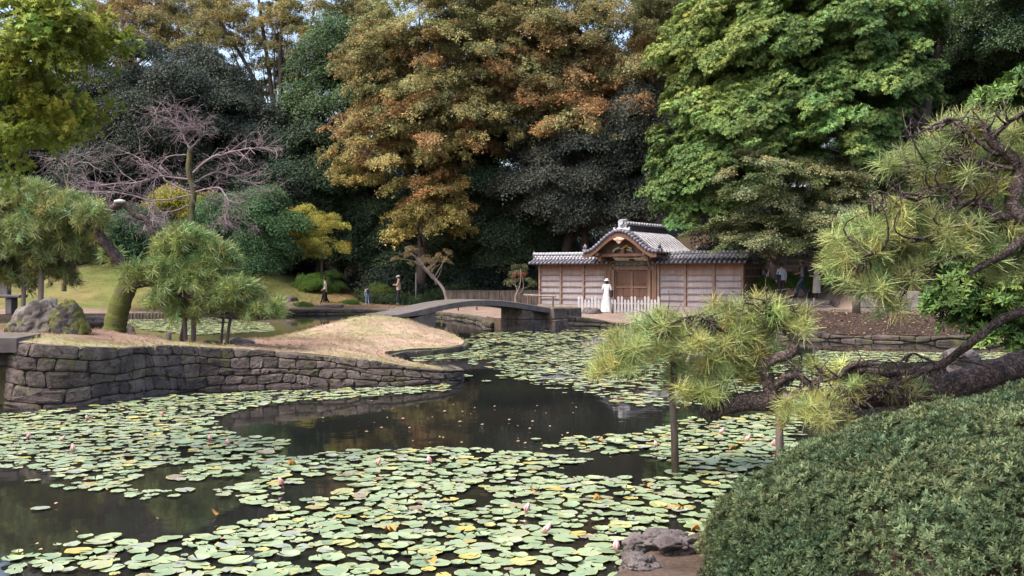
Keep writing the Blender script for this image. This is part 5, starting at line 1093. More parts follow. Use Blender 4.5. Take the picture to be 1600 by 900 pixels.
for pts in ([(-8.6, 11.3, 3.4), W(-80, 130, 11.2), W(0, 95, 11), W(60, 60, 10.8), W(120, 40, 10.7)], [(-8.7, 11.3, 3.0), W(-60, 210, 11.2), W(10, 175, 11), W(70, 160, 10.8), W(120, 165, 10.7)], [(-8.4, 11.2, 4.5), W(-60, 40, 11.2), W(20, 20, 11), W(90, 10, 10.8)]):
    Q = smoothline(pts, 2); mb.tube(Q, np.linspace(.055, .012, len(Q)), 6)
    twigs_to(mb, Q, [LOB[i] for i in r.choice(len(LOB), 40, replace=False) if np.min(np.linalg.norm(Q - LOB[i], axis=1)) < .8], r, .012)
mb.build('trunk', M['bark'], nm, True)
# glossy tree at the right edge
gt = thing('glossy_tree', 'glossy dark green broadleaf foliage hanging over the water at the right edge', 'tree', (10.5, 15.0, .6))
o, LOB = crown([(1570, 430, 70, 48, 14.5, .9), (1545, 490, 45, 40, 14.3, .7), (1530, 525, 30, 24, 14.2, .5), (1600, 500, 60, 50, 14.6, .9), (1650, 430, 60, 90, 15, 1.2), (1500, 465, 26, 18, 14.2, .4), (1590, 155, 45, 55, 15, .9), (1640, 260, 50, 110, 15.5, 1.0)], 'glossy_near', lambda p, o, r: mixp((.05, .10, .026), (.10, .165, .036), np.full(len(p), r.random())), 403, lobe_r=.36, clumps=9, per_area=1.0, flat=.6, scl=(.8, 1.25), parent=gt, back=.9, lo=-2)
mb = MB(); mb.tube(smoothline([(10.5, 15.0, .4), (10.0, 15.0, 1.5), (9.4, 15.0, 2.4), (9.0, 15.2, 3.6), (8.6, 15.2, 5.0)], 2), np.linspace(.16, .06, 17), 8)
limbs(mb, (10.2, 15, 1.0), (9.0, 15.2, 3.6), LOB, .16, np.random.default_rng(5), 40, 6, -.05); mb.build('trunk', M['bark'], gt, True)

# ------------------------------------------------------------------ clipped bush in the foreground
cb = thing('clipped_bush', 'big clipped azalea dome filling the lower right corner', 'bush', (4.6, 6.4, .1))
BC, BA, BE = np.array([4.72, 6.35]), np.array([3.42, 2.3]), 2.1
def dome(x, y):
    q = (np.abs((x - BC[0]) / BA[0]) ** BE + np.abs((y - BC[1]) / BA[1]) ** BE); return np.where(q < 1, .05 + 1.31 * np.clip(1 - q, 0, 1) ** (1 / BE), -1)
r = np.random.default_rng(501); n = 60000
u = r.uniform(-1, 1, (n, 2)); x, y = BC[0] + u[:, 0] * BA[0], BC[1] + u[:, 1] * BA[1]; z = dome(x, y); e = .02
gxx = (dome(x + e, y) - dome(x - e, y)) / (2 * e); gyy = (dome(x, y + e) - dome(x, y - e)) / (2 * e); ok = (z > .05) & (np.abs(gxx) < 9) & (np.abs(gyy) < 9)
wgt = np.sqrt(1 + gxx ** 2 + gyy ** 2); ok &= r.uniform(0, 9, n) < wgt * 1.0; ok &= (x < 5.4)
P = np.column_stack([x, y, z])[ok]; NR = unit(np.column_stack([-gxx, -gyy, np.ones(n)])[ok])
bump = np.array([mnoise.fractal(Vector(p * 2.2), 1, 2, 3) for p in P]); P = P + NR * (bump * .06)[:, None]
# keep an even spread
keep = []; cell = {}
for i, p in enumerate(P):
    k = (int(p[0] / .082), int(p[1] / .082), int(p[2] / .082))
    if cell.get(k, 0) < 1: cell[k] = 1; keep.append(i)
keep = np.array(keep); bb = bump[keep]; hole = np.array([mnoise.noise(Vector(p * 4.5) + Vector((7, 1, 3))) for p in P[keep]]); keep = keep[~((hole > .22) & (r.random(len(keep)) < .82))]
P, NR, bb = P[keep], NR[keep], bump[keep]
NR = unit(NR + np.array([0, 0, .35]) + r.normal(0, .22, NR.shape)); P = P + NR * (r.random(len(P)) ** 6 * .06)[:, None]
scatter('foliage', 'azalea', P, NR, r.uniform(.8, 1.4, len(P)), jitter_tint(mixp((.068, .104, .048), (.152, .185, .088), .5 + 1.2 * np.array([mnoise.fractal(Vector(p * 1.1), 1, 2, 3) for p in P])), len(P), r, .16, .07), cb, 5, 'stuff')
V = []; Fc = []; nu, nv = 60, 22
for i in range(nu):
    th = 2 * math.pi * i / nu
    for j in range(nv):
        q = (j + .5) / nv; q = 1 - (1 - q) ** 2; ct, st = math.cos(th), math.sin(th); rr_ = q / (abs(ct) ** BE + abs(st) ** BE) ** (1 / BE); xx, yy = BC[0] + BA[0] * rr_ * ct, BC[1] + BA[1] * rr_ * st; zz = .05 + 1.31 * max(0, 1 - q ** BE) ** (1 / BE)
        s_ = .965; V.append((BC[0] + (xx - BC[0]) * s_, BC[1] + (yy - BC[1]) * s_, zz - .07 + .02 * mnoise.noise(Vector((xx * 6, yy * 6, 0)))))
for i in range(nu):
    for j in range(nv - 1): a, b_ = i * nv + j, ((i + 1) % nu) * nv + j; Fc.append((a, b_, b_ + 1, a + 1))
link_mesh('twig_core', npmesh('twig_core', V, Fc, pmat('bush_twigs', (.06, .038, .027), (.14, .09, .065), 30, .95, bump=1.0, bscale=60, bdist=.04), True), cb)

# ------------------------------------------------------------------ water lilies
def padmat():
    m, N, L, B = nmat('lily_pad'); oi = N.new('ShaderNodeObjectInfo'); a = N.new('ShaderNodeAttribute'); a.attribute_name = 'edge'; pr = N.new('ShaderNodeAttribute'); pr.attribute_name = 'prnd'
    rnd = math2(N, L, 'FRACT', math2(N, L, 'ADD', oi.outputs['Random'], pr.outputs['Fac']), 0.0)
    g = N.new('ShaderNodeNewGeometry'); n = vnoise(N, L, g.outputs['Position'], 14, 4, .6)
    cr = N.new('ShaderNodeValToRGB'); L.new(rnd, cr.inputs[0]); el = cr.color_ramp.elements
    el[0].position = 0; el[0].color = c4((.20, .26, .13)); el[1].position = 1; el[1].color = c4((.27, .28, .12))
    for p_, c in ((.20, (.25, .31, .18)), (.42, (.15, .215, .125)), (.62, (.275, .325, .18)), (.80, (.215, .245, .21)), (.90, (.30, .31, .13)), (.95, (.36, .30, .08)), (.975, (.18, .14, .13))): e_ = el.new(p_); e_.color = c4(c)
    rim = math2(N, L, 'MULTIPLY', ramp(N, L, math2(N, L, 'ADD', a.outputs['Fac'], math2(N, L, 'MULTIPLY', math2(N, L, 'SUBTRACT', n, .5), .5)), .80, 1.05), math2(N, L, 'ADD', .15, math2(N, L, 'MULTIPLY', rnd, .75)))
    col = mixc(N, L, rim, cr.outputs[0], (.46, .40, .07)); col = mixc(N, L, math2(N, L, 'MULTIPLY', ramp(N, L, n, .62, .72), .5), col, (.20, .13, .05))
    L.new(col, B.inputs['Base Color']); B.inputs['Roughness'].default_value = .36; B.inputs['Specular IOR Level'].default_value = .5
    bn = N.new('ShaderNodeBump'); bn.inputs['Strength'].default_value = .25; bn.inputs['Distance'].default_value = .01; L.new(n, bn.inputs['Height']); L.new(bn.outputs[0], B.inputs['Normal']); return m
M['pad'] = padmat()
def pad_geom(seed):
    r = random.Random(seed); n = 18; gap = r.uniform(.05, .3); cup = r.choice((0, .0, .02, .04, .12)); V = [(0, 0, .004)]; E = [0.]
    ph = [r.uniform(0, 6) for _ in range(3)]; asp = r.uniform(.86, 1.0)
    for ring, rr in ((0, .55), (1, .88), (2, 1.0)):
        for i in range(n):
            th = gap + (2 * math.pi - 2 * gap) * i / (n - 1); q = rr * (1 + .05 * math.sin(3 * th + ph[0]) + .03 * math.sin(5 * th + ph[1])); up = (.012 * math.sin(4 * th + ph[2]) + cup) * (rr ** 3)
            if ring == 2: up += .012 * math.sin(7 * th + ph[0])
            V.append((q * math.cos(th), q * math.sin(th) * asp, .004 + up * .14)); E.append(rr)
    Fc = [(0, 1 + i, 2 + i) for i in range(n - 1)]
    for k in range(2): Fc += [(1 + k * n + i, 1 + (k + 1) * n + i, 2 + (k + 1) * n + i, 2 + k * n + i) for i in range(n - 1)]
    return np.array(V), Fc, np.array(E)
PADS = [pad_geom(k) for k in range(8)]
pad_me = []
for V, Fc, E in PADS:
    me = npmesh('lily_pad', V, Fc, M['pad'], True); me.attributes.new('edge', 'FLOAT', 'POINT').data.foreach_set('value', E.astype(np.float32)); me.attributes.new('prnd', 'FLOAT', 'POINT').data.foreach_set('value', np.zeros(len(E), np.float32)); pad_me.append(me)
# where pads grow, drawn over the water plan from the photo's rows: (polygon in photo pixels of the water surface, coverage)
ZONES = [([(-40, 740), (240, 745), (330, 800), (200, 850), (-40, 870)], .012), ([(-60, 655), (100, 640), (250, 622), (420, 612), (560, 608), (700, 604), (700, 612), (560, 622), (420, 632), (330, 655), (300, 680), (450, 690), (420, 722), (370, 745), (150, 765), (60, 735), (-60, 735)], .62),
         ([(-60, 655), (230, 640), (330, 655), (390, 700), (360, 740), (140, 770), (40, 730), (-60, 735)], .35),
         ([(150, 770), (260, 760), (330, 770), (240, 785)], .5), ([(380, 720), (560, 705), (700, 700), (860, 712), (960, 720), (1090, 700), (1210, 670), (1260, 700), (1230, 760), (1120, 840), (1090, 930), (200, 930), (220, 870), (300, 850), (420, 800), (330, 770), (420, 745)], .86),
         ([(820, 690), (1000, 678), (1080, 655), (1240, 648), (1260, 680), (1100, 705), (960, 712), (860, 702)], .68), ([(100, 850), (160, 830), (220, 850), (240, 930), (-20, 930), (20, 870)], .6), ([(230, 845), (330, 838), (340, 856), (240, 862)], .4),
         ([(640, 595), (740, 585), (735, 560), (700, 548), (740, 520), (950, 515), (1200, 520), (1240, 560), (1240, 620), (1060, 640), (940, 630), (880, 600), (800, 592), (745, 602), (650, 606)], .20), ([(735, 530), (870, 522), (960, 540), (980, 600), (900, 620), (830, 600), (735, 570)], .16),
         ([(1240, 560), (1290, 548), (1500, 553), (1460, 566), (1300, 570), (1260, 590)], .55), ([(1240, 590), (1420, 585), (1400, 620), (1240, 630)], .5), ([(640, 555), (760, 545), (760, 558), (650, 566)], .5),
         ([(190, 500), (330, 497), (420, 505), (430, 518), (300, 524), (200, 512)], .55), ([(1500, 555), (1600, 550), (1600, 560), (1500, 565)], .4)]
HOLES = [([(900, 722), (1000, 712), (1075, 728), (1010, 752), (880, 746)], .97), ([(560, 645), (860, 640), (830, 695), (620, 700), (470, 690)], 1.), ([(430, 795), (640, 770), (660, 782), (470, 812)], .35), ([(560, 830), (640, 800), (660, 812), (600, 845)], .5)]
r = np.random.default_rng(601); cand = []
for poly, cov in ZONES:
    w = np.array([(WX(px, WD(py)), WD(py)) for px, py in poly]); lo, hi = w.min(0), w.max(0); rad = .125; area = .0
    n = int((hi[0] - lo[0]) * (hi[1] - lo[1]) / (math.pi * rad ** 2) * cov * 7.2)
    p = r.uniform(lo, hi, (n, 2)); p = p[inside(p, w)]; keepm = np.array([mnoise.fractal(Vector((q[0] * .9, q[1] * .55, 4.0)), 1, 2, 3) for q in p]) > -.22 - .35 * cov if len(p) else np.zeros(0, bool)
    cand.append(p[keepm])
cand = np.concatenate(cand); r.shuffle(cand)
for poly, cov in HOLES:
    w = np.array([(WX(px, WD(py)), WD(py)) for px, py in poly]); m_ = inside(cand, w) & (r.random(len(cand)) < cov); cand = cand[~m_]
okl = ~(inside(cand, PEN) | inside(cand, FAR) | inside(cand, NEAR)); okl &= pdist(cand, WALL, False) > .3; cand = cand[okl]
grid = {}; pads = []
for p in cand:
    rd = float(np.clip(r.normal(.075, .023), .03, .13)); k = (int(p[0] // .32), int(p[1] // .32)); bad = False
    for i in (-1, 0, 1):
        for j in (-1, 0, 1):
            for q in grid.get((k[0] + i, k[1] + j), ()):
                if math.hypot(q[0] - p[0], q[1] - p[1]) < (q[2] + rd) * .60: bad = True; break
    if bad: continue
    grid.setdefault(k, []).append((p[0], p[1], rd)); pads.append((p[0], p[1], rd))
# in view, nearest first
pads = [p for p in pads if abs(p[0] / p[1]) < .53]; pads.sort(key=lambda p: p[1] - p[2] * 8)
vis = [p for p in pads if HOR + F * EYE / p[1] < 905]
near_p, far_p = vis[:300], vis[300:]
for i, (x, y, rd) in enumerate(near_p):
    o = bpy.data.objects.new('lily_pad', pad_me[int(r.integers(0, 8))]); COL.objects.link(o); o.location = (x, y, .006 + .016 * r.random()); o.rotation_euler = (r.normal(0, .03), r.normal(0, .03), r.uniform(0, 6.28)); s_ = rd; o.scale = (s_, s_, 1)
    px_, py_ = 800 + F * x / y, HOR + F * EYE / y
    reg = ('bottom left corner patch' if px_ < 260 and py_ > 815 else 'left raft beyond the dark gap' if px_ < 400 and py_ < 780 else 'raft along the clipped bush' if px_ > 1000 and py_ > 745 else 'strip beside the dark prop' if px_ > 980 else 'bottom edge of the centre raft' if py_ > 845 else 'left half of the centre raft' if px_ < 620 else 'upper edge of the centre raft' if py_ < 740 else 'right half of the centre raft')
    tag(o, ('large' if rd > .092 else 'small' if rd < .066 else 'middling') + ' round green lily pad floating in the ' + reg, 'lily pad', 'lily pads, ' + reg)
VV, FF, EE, RR = [], [], [], []; base = 0
for (x, y, rd) in far_p:
    V, Fc, E = PADS[int(r.integers(0, 8))]; a = r.uniform(0, 6.28); c_, s_ = math.cos(a), math.sin(a); tx, ty = r.normal(0, .03, 2)
    Q = np.column_stack([(V[:, 0] * c_ - V[:, 1] * s_) * rd + x, (V[:, 0] * s_ + V[:, 1] * c_) * rd + y, V[:, 2] + .006 + .016 * r.random()]); Q[:, 2] += (Q[:, 0] - x) * tx + (Q[:, 1] - y) * ty; Q[:, 2] = np.maximum(Q[:, 2], .003)
    VV.append(Q); FF += [tuple(i + base for i in f) for f in Fc]; EE.append(E); RR.append(np.full(len(E), r.random())); base += len(V)
me = npmesh('far_lily_pads', np.concatenate(VV), FF, M['pad'], True); me.attributes.new('edge', 'FLOAT', 'POINT').data.foreach_set('value', np.concatenate(EE).astype(np.float32)); me.attributes.new('prnd', 'FLOAT', 'POINT').data.foreach_set('value', np.concatenate(RR).astype(np.float32))
tag(link_mesh('far_lily_pads', me), 'farther water lily pads spread over the pond', None, None, 'stuff')
print('PADS', len(near_p), len(far_p))
# closed pink flowers and rusty curled leaves
M['pink'] = pmat('lily_pink', (.55, .22, .24), (.68, .45, .43), 30, .5, bump=0); M['lily_brown'] = pmat('lily_leaf_rust', (.28, .12, .03), (.40, .22, .05), 14, .5, bump=.2); M['stemred'] = pmat('lily_stem', (.25, .09, .07), (.35, .17, .10), 20, .5, bump=0)
def flower(px, py, where, big=1.0):
    d = WD(py); x = WX(px, d); rr = random.Random(int(px * 3 + py)); root = thing('lily_flower', 'closed pink water lily bud ' + where, 'flower', (x, d, 0), group='pink lily buds')
    b = MB(); lean = np.array([rr.uniform(-.03, .05), rr.uniform(-.03, .02), 0]); b.tube([(x, d, -.03), tuple(np.array([x, d, .035]) + lean * .4)], .009, 6); b.build('stem', M['stemred'], root, True)
    for k in range(5):
        a = 2 * math.pi * k / 5; off = np.array([math.cos(a), math.sin(a), 0]) * .014; p0 = np.array([x, d, .03]) + lean * .4; b = MB(); b.tube([p0 + off * .6, p0 + off * 1.3 + lean * .5 + np.array([0, 0, .035 * big]), p0 + off * .5 + lean * 1.2 + np.array([0, 0, .085 * big])], [.008, .014, .002], 5); b.build('petal', M['pink'], root, True)
FL = [(138, 655, 'far left, closest to the wall corner'), (256, 649, 'below the wall, second from the corner'), (42, 684, 'at the left edge of the far left raft'), (94, 688, 'beside a yellow leaf in the left raft'), (116, 704, 'lowest in the left raft'), (329, 687, 'left of a pair ending the left raft'), (358, 694, 'right of a pair ending the left raft'), (444, 758, 'lying at the inner edge of the dark gap'), (588, 726, 'left twin atop the centre raft'), (673, 723, 'right twin atop the centre raft'), (820, 800, 'standing upright in the middle of the centre raft'), (846, 833, 'in the lower centre raft, tall and pale'), (962, 862, 'just left of the shore rocks'), (1026, 697, 'left of the dark prop in the water'), (1123, 676, 'under the hanging end of the pine trunk'), (1163, 688, 'between the two props'), (1207, 695, 'beside the prop half hidden by the bush')]
for px, py, w_ in FL: flower(px, py + 4, w_, 1.0 if py > 700 else .85)
def curled(px, py, where):
    d = WD(py); x = WX(px, d); rr = random.Random(int(px + py * 5)); V, Fc, E = PADS[rr.randrange(8)]; a = rr.uniform(0, 6.28); s_ = .062
    Q = [(x + s_ * (v[0] * math.cos(a) - v[1] * math.sin(a)) * .8, d + s_ * (v[0] * math.sin(a) + v[1] * math.cos(a)) * .6, .012 + .9 * s_ * abs(v[0]) ** 1.5) for v in V]
    o = link_mesh('curled_leaf', npmesh('curled_leaf', Q, Fc, M['lily_brown'], True)); tag(o, 'rusty curled lily leaf ' + where, 'leaf', 'rusty curled lily leaves')
for px, py, w_ in ((236, 703, 'in the right half of the left raft'), (610, 832, 'left of centre in the lower raft'), (340, 806, 'alone in the dark gap at left'), (456, 728, 'at the left tip of the centre raft'), (672, 884, 'near the bottom edge of the view'), (1062, 800, 'right of the dark prop, large and upright'), (936, 690, 'on the far strip left of the dark prop'), (836, 770, 'in the middle of the centre raft'), (934, 784, 'left of the dark prop in the open raft'), (1012, 762, 'just left of the foot of the dark prop'), (1088, 832, 'against the clipped bush'), (1145, 704, 'between the two props'), (1117, 669, 'under the hanging trunk end')): curled(px, py, w_)
# red stalk and drifting leaves
P = []; r = np.random.default_rng(77)
VV = []; FF = []
for k in range(140):
    px, py = (r.uniform(560, 900), r.uniform(630, 700)) if k < 60 else (r.uniform(0, 1100), r.uniform(600, 890)); d = WD(py); x = WX(px, d); q = np.array([[x, d]])
    if inside(q, PEN)[0] or inside(q, NEAR)[0]: continue
    a = r.uniform(0, 6.28); s_ = r.uniform(.015, .035); b0 = len(VV); VV += [(x + s_ * math.cos(a + t) * (1 if j % 2 == 0 else .5), d + s_ * math.sin(a + t) * (1 if j % 2 == 0 else .5), .024 + .004 * j) for j, t in enumerate((0, 1.57, 3.14, 4.71))]; FF.append((b0, b0 + 1, b0 + 2, b0 + 3))
tag(link_mesh('fallen_leaves', npmesh('fallen_leaves', VV, FF, pmat('fallen_leaf', (.34, .22, .12), (.42, .30, .20), 20, .7, bump=0))), 'small fallen leaves drifting on the dark water', None, None, 'stuff')

# ------------------------------------------------------------------ short dry grass on the lawn
protos('grass', lambda s: proto_needles(16, .13, .055, .009, 11, s, M['leaf']), 3)
r = np.random.default_rng(901); q = np.column_stack([r.uniform(-10.5, -.7, 16000), r.uniform(15.8, 37, 16000)]); q = q[inside(q, PEN)]; q = q[r.random(len(q)) < np.clip(.25 + 14 / q[:, 1], 0, 1)]
z = zpen(q); c = cpen(q, z); lum = c[:, 0]; kp = ((lum > .2) & (r.random(len(q)) < .55)) | (r.random(len(q)) < .12); q, z, c = q[kp], z[kp], c[kp]
gr = scatter('lawn_grass', 'grass', np.column_stack([q, z - .012]), np.tile([0, 0, 1.], (len(q), 1)), r.uniform(.25, .5, len(q)), jitter_tint(c * np.array([1.5, 1.5, 1.35]), len(q), r, .16, .08), None, 3)
tag(gr, 'short dry grass covering the lawn', None, None, 'stuff')

# leaf litter on the brown bank and the woodland edge
r = np.random.default_rng(911); q = np.column_stack([r.uniform(7.5, 24, 9000), r.uniform(30, 41, 9000)]); q = q[inside(q, FAR)]; q2 = np.column_stack([r.uniform(-16, -4, 2500), r.uniform(56, 63, 2500)]); q = np.vstack([q, q2]); z = zfar(q); n = len(q)
d = unit(r.normal(0, 1, (n, 3)) * np.array([1, 1, .3])); nr = unit(np.array([0, 0, 1.]) + r.normal(0, .5, (n, 3))); Lq = r.uniform(.05, .12, n); V, Fq = kites(np.column_stack([q, z + .01]), d, nr, Lq, Lq * .55)
lit = npmesh('leaf_litter', V, Fq, [pmat('litter_brown', (.07, .045, .03), (.14, .085, .05), 20, .9, bump=0), pmat('litter_tan', (.20, .13, .07), (.28, .18, .09), 20, .9, bump=0)], fm=(r.random(n) < .22).astype(int))
tag(link_mesh('leaf_litter', lit), 'brown fallen leaves lying on the far banks', None, None, 'stuff')
# ------------------------------------------------------------------ people
def flat(name, c, rough=.8, c2=None): return pmat(name, c, c2 or tuple(q * .75 for q in c), 9, rough, bump=.25, bscale=30, bdist=.01, objc=True)
SK = flat('skin', (.48, .29, .21), .55); HAIR = flat('hair_dark', (.015, .012, .01), .5)
def skin_body(name, J, E, mats, bone_mat, parent, sub=1):
    """one continuous figure: joints J {name: (x,y,z,radius)}, edges E; faces take the material of the nearest bone"""
    keys = list(J); idx = {k: i for i, k in enumerate(keys)}; me = bpy.data.meshes.new(name); me.from_pydata([J[k][:3] for k in keys], [(idx[a], idx[b]) for a, b in E], [])
    tmp = bpy.data.objects.new(name, me); COL.objects.link(tmp); tmp.modifiers.new('skin', 'SKIN'); sm = tmp.modifiers.new('sub', 'SUBSURF'); sm.levels = sub; sm.render_levels = sub
    for i, k in enumerate(keys):
        sv = me.skin_vertices[0].data[i]; q = J[k][3]; sv.radius = (q, q) if np.isscalar(q) else q; sv.use_root = (k == 'pelvis')
    dg = bpy.context.evaluated_depsgraph_get(); out = bpy.data.meshes.new_from_object(tmp.evaluated_get(dg)); bpy.data.objects.remove(tmp)
    return out, keys
def person(label, px, d, z, face, h, top, legs, shoes, pose=None, extras=(), sleeves='long', pants='long', hair='short', hat=None, group='visitors in the garden', bend=0.0, skirt=None):
    """face: heading in degrees, 0 = away from the camera (+Y), 90 = to the left of the picture"""
    root = thing('person', label, 'person', (WX(px, d), d, z), R(face), group); k = h / 1.70; pose = pose or {}
    def S(v): return tuple(q * k for q in v)
    J = {'pelvis': (0, 0, .93, (.15, .11)), 'belly': (0, .0, 1.08, (.135, .10)), 'chest': (0, 0, 1.28, (.16, .115)), 'neckb': (0, -.01, 1.43, (.07, .07)), 'neck': (0, .01, 1.49, (.052, .055)), 'head': (0, .03, 1.58, (.075, .09)), 'crown': (0, .015, 1.665, (.062, .075))}
    for s, n in ((-1, 'l'), (1, 'r')):
        J['sh' + n] = (s * .165, 0, 1.39, .062); J['el' + n] = pose.get('el' + n, (s * .235, -.02, 1.12, .046))[:3] + (.046,); J['wr' + n] = pose.get('wr' + n, (s * .235, .05, .88, .032))[:3] + (.032,); w = np.array(J['wr' + n][:3]); e = np.array(J['el' + n][:3]); hd = w + unit(w - e) * .085
        J['ha' + n] = tuple(hd) + (.034,)
        J['hi' + n] = (s * .085, 0, .86, (.095, .10)); J['kn' + n] = pose.get('kn' + n, (s * .10, .02, .48))[:3] + (.062,); J['an' + n] = pose.get('an' + n, (s * .105, -.01, .085))[:3] + (.045,); an = np.array(J['an' + n][:3]); J['to' + n] = (an[0] + s * .015, an[1] + .15, max(.035, an[2] - .045), (.042, .03))
        J['he' + n] = (an[0], an[1] - .035, max(.035, an[2] - .045), (.035, .03))
    if bend:   # lean the upper body forward about the hips
        cb_, sb_ = math.cos(bend), math.sin(bend)
        for q in list(J):
            if q[:2] in ('be', 'ch', 'ne', 'he', 'cr', 'sh') and q not in ('hel', 'her'): x, y, zz = J[q][:3]; J[q] = (x, y * cb_ + (zz - .93) * sb_, .93 + (zz - .93) * cb_ - y * sb_, J[q][3])
        for n in 'lr':
            if 'el' + n not in pose:
                sx_, sy_, sz_ = J['sh' + n][:3]; J['el' + n] = (sx_ * 1.2, sy_ + .05, sz_ - .28, .046); J['wr' + n] = (sx_ * 1.1, sy_ + .16, sz_ - .50, .032); J['ha' + n] = (sx_ * 1.05, sy_ + .19, sz_ - .58, .034)
    J = {q: S(v[:3]) + ((v[3] * k) if np.isscalar(v[3]) else S(v[3]),) for q, v in J.items()}
    E = [('pelvis', 'belly'), ('belly', 'chest'), ('chest', 'neckb'), ('neckb', 'neck'), ('neck', 'head'), ('head', 'crown')]
    for n in 'lr': E += [('chest', 'sh' + n), ('sh' + n, 'el' + n), ('el' + n, 'wr' + n), ('wr' + n, 'ha' + n), ('pelvis', 'hi' + n), ('hi' + n, 'kn' + n), ('kn' + n, 'an' + n), ('an' + n, 'to' + n), ('an' + n, 'he' + n)]
    me, keys = skin_body('body', J, E, None, None, root, 2)
    mats = [SK, top, legs, shoes]
    def bm_(a, b):
        q = a + b
        if b in ('head', 'crown', 'neck'): return 0
        if b[:2] == 'ha': return 0
        if b[:2] == 'wr': return 1 if sleeves == 'long' else 0
        if b[:2] in ('el', 'sh') or b in ('belly', 'chest', 'neckb'): return 1
        if b[:2] in ('to', 'he'): return 3
        return 2
    segs = [(np.array(J[a][:3]), np.array(J[b][:3]), bm_(a, b), b) for a, b in E]; n = len(me.polygons); C = np.zeros(n * 3); me.polygons.foreach_get('center', C); C = C.reshape(-1, 3); best = np.full(n, 1e9); mi = np.zeros(n, int)
    for a, b, m_, nm in segs:
        ab = b - a; t = np.clip(((C - a) @ ab) / (ab @ ab), 0, 1); dd = np.linalg.norm(C - (a + t[:, None] * ab), axis=1) - (.05 * k if nm in ('belly', 'chest') else 0); w = dd < best; best[w] = dd[w]; mi[w] = m_
        if nm == 'belly': hip = True
    mi[(mi == 1) & (C[:, 2] < .96 * k) & (np.abs(C[:, 0]) < .17 * k)] = 2 if not bend else 1
    if sleeves == 'short':
        for n_ in 'lr':
            e, s_ = np.array(J['el' + n_][:3]), np.array(J['sh' + n_][:3]); ab = e - s_; t = ((C - s_) @ ab) / (ab @ ab); near = np.linalg.norm(C - (s_ + np.clip(t, 0, 1)[:, None] * ab), axis=1) < .075 * k; mi[near & (t > .62) & (mi == 1)] = 0
    for m_ in mats: me.materials.append(m_)
    me.polygons.foreach_set('material_index', mi.astype(np.int32)); me.polygons.foreach_set('use_smooth', np.ones(n, bool))
    # fingers, nose, ears joined into the same body mesh
    bm = bmesh.new(); bm.from_mesh(me); fb = MB()
    for n_, s in (('l', -1), ('r', 1)):
        w = np.array(J['wr' + n_][:3]); hd = np.array(J['ha' + n_][:3]); ax = unit(hd - w); sd_ = unit(np.cross(ax, np.array([s * 1., 0, .2]))); pn = np.cross(ax, sd_)
        for i, ln in enumerate((.062, .072, .068, .052)):
            o_ = hd + sd_ * (i - 1.5) * .017 * k; fb.tube([o_, o_ + ax * ln * .6 * k, o_ + ax * ln * k - pn * s * .018 * k], [.0085 * k, .008 * k, .005 * k], 5)
        o_ = w + ax * .03 * k + sd_ * -.022 * k; fb.tube([o_, o_ + (ax * .6 - sd_ * .8) * .035 * k, o_ + (ax * 1.2 - sd_ * .7) * .055 * k], [.010 * k, .009 * k, .006 * k], 5)
    hc = np.array(J['head'][:3]); up_ = unit(np.array(J['crown'][:3]) - np.array(J['neck'][:3])); fw = unit(np.cross(up_, np.array([-1., 0, 0]))) if True else 0
    fw = fw if fw[1] > 0 or bend else -fw
    fb.tube([hc + fw * .078 * k + up_ * .025 * k, hc + fw * .100 * k - up_ * .012 * k], [.008 * k, .015 * k], 6)
    for s in (-1, 1): fb.tube([hc + np.array([s * .074 * k, 0, 0]) + up_ * .015 * k, hc + np.array([s * .088 * k, 0, 0]) - up_ * .012 * k - fw * .005 * k], [.018 * k, .014 * k], 6)
    b0 = [bm.verts.new(v) for v in fb.v]
    for f in fb.f:
        ff = bm.faces.new([b0[i] for i in f]); ff.material_index = 0; ff.smooth = True
    bm.to_mesh(me); bm.free(); body = link_mesh('body', me, root, True)
    b = MB()
    for s in (-1, 1): b.lathe([(.002, -.008 * k), (.009 * k, 0), (.002, .008 * k)], tuple(hc + fw * .084 * k + up_ * .028 * k + np.array([s * .03 * k, 0, 0])), 6)
    b.build('eyes', HAIR, root, True, True)
    def cap(zlow, grow, mat, name, back=0.0):
        b = MB(); V = []; nn = 14; rings = ((-.075 - back, .98), (-.03, 1.05), (.02, 1.07), (.06, .98), (.09, .75), (.112, .3)); cc = hc + up_ * .035 * k
        for (zz, q) in rings:
            for j in range(nn):
                th = 2 * math.pi * j / nn; fx, fy = math.cos(th) * .083 * q * grow, math.sin(th) * .100 * q * grow - .006
                zl = zz + (max(0, math.sin(th)) * (.085 + back) if zz < -.02 else 0) if zlow else max(zz, 0.0) + .0
                V.append(cc + np.array([1., 0, 0]) * fx * k + fw * fy * k + up_ * zl * k)
        Fc = [(i * nn + j, i * nn + (j + 1) % nn, (i + 1) * nn + (j + 1) % nn, (i + 1) * nn + j) for i in range(len(rings) - 1) for j in range(nn)] + [tuple((len(rings) - 1) * nn + j for j in range(nn))]
        b.add(V, Fc); return b.build(name, mat, root, True, True)
    cap(True, 1.03, HAIR, 'hair', .10 if hair == 'long' else 0)
    if hat is not None:
        cap(False, 1.13, hat[0], 'hat'); b = MB(); cc = hc + up_ * .045 * k
        if hat[1] == 'cap': b.tube([cc + fw * .07 * k, cc + fw * .13 * k - up_ * .012 * k, cc + fw * .165 * k - up_ * .022 * k], [.075 * k, .06 * k, .035 * k], 10); V2 = np.array(b.v); q = V2 - cc; q = q - np.outer(q @ up_, up_) * .88; b.v = [tuple(x) for x in (cc + q)]
        else: b.lathe([(.10 * k, .005), (.15 * k, -.012), (.15 * k, -.02), (.10 * k, -.006)], tuple(cc), 14)
        b.build('brim', hat[0], root, True, True)
    for fn in extras: fn(root, J, k)
    return root
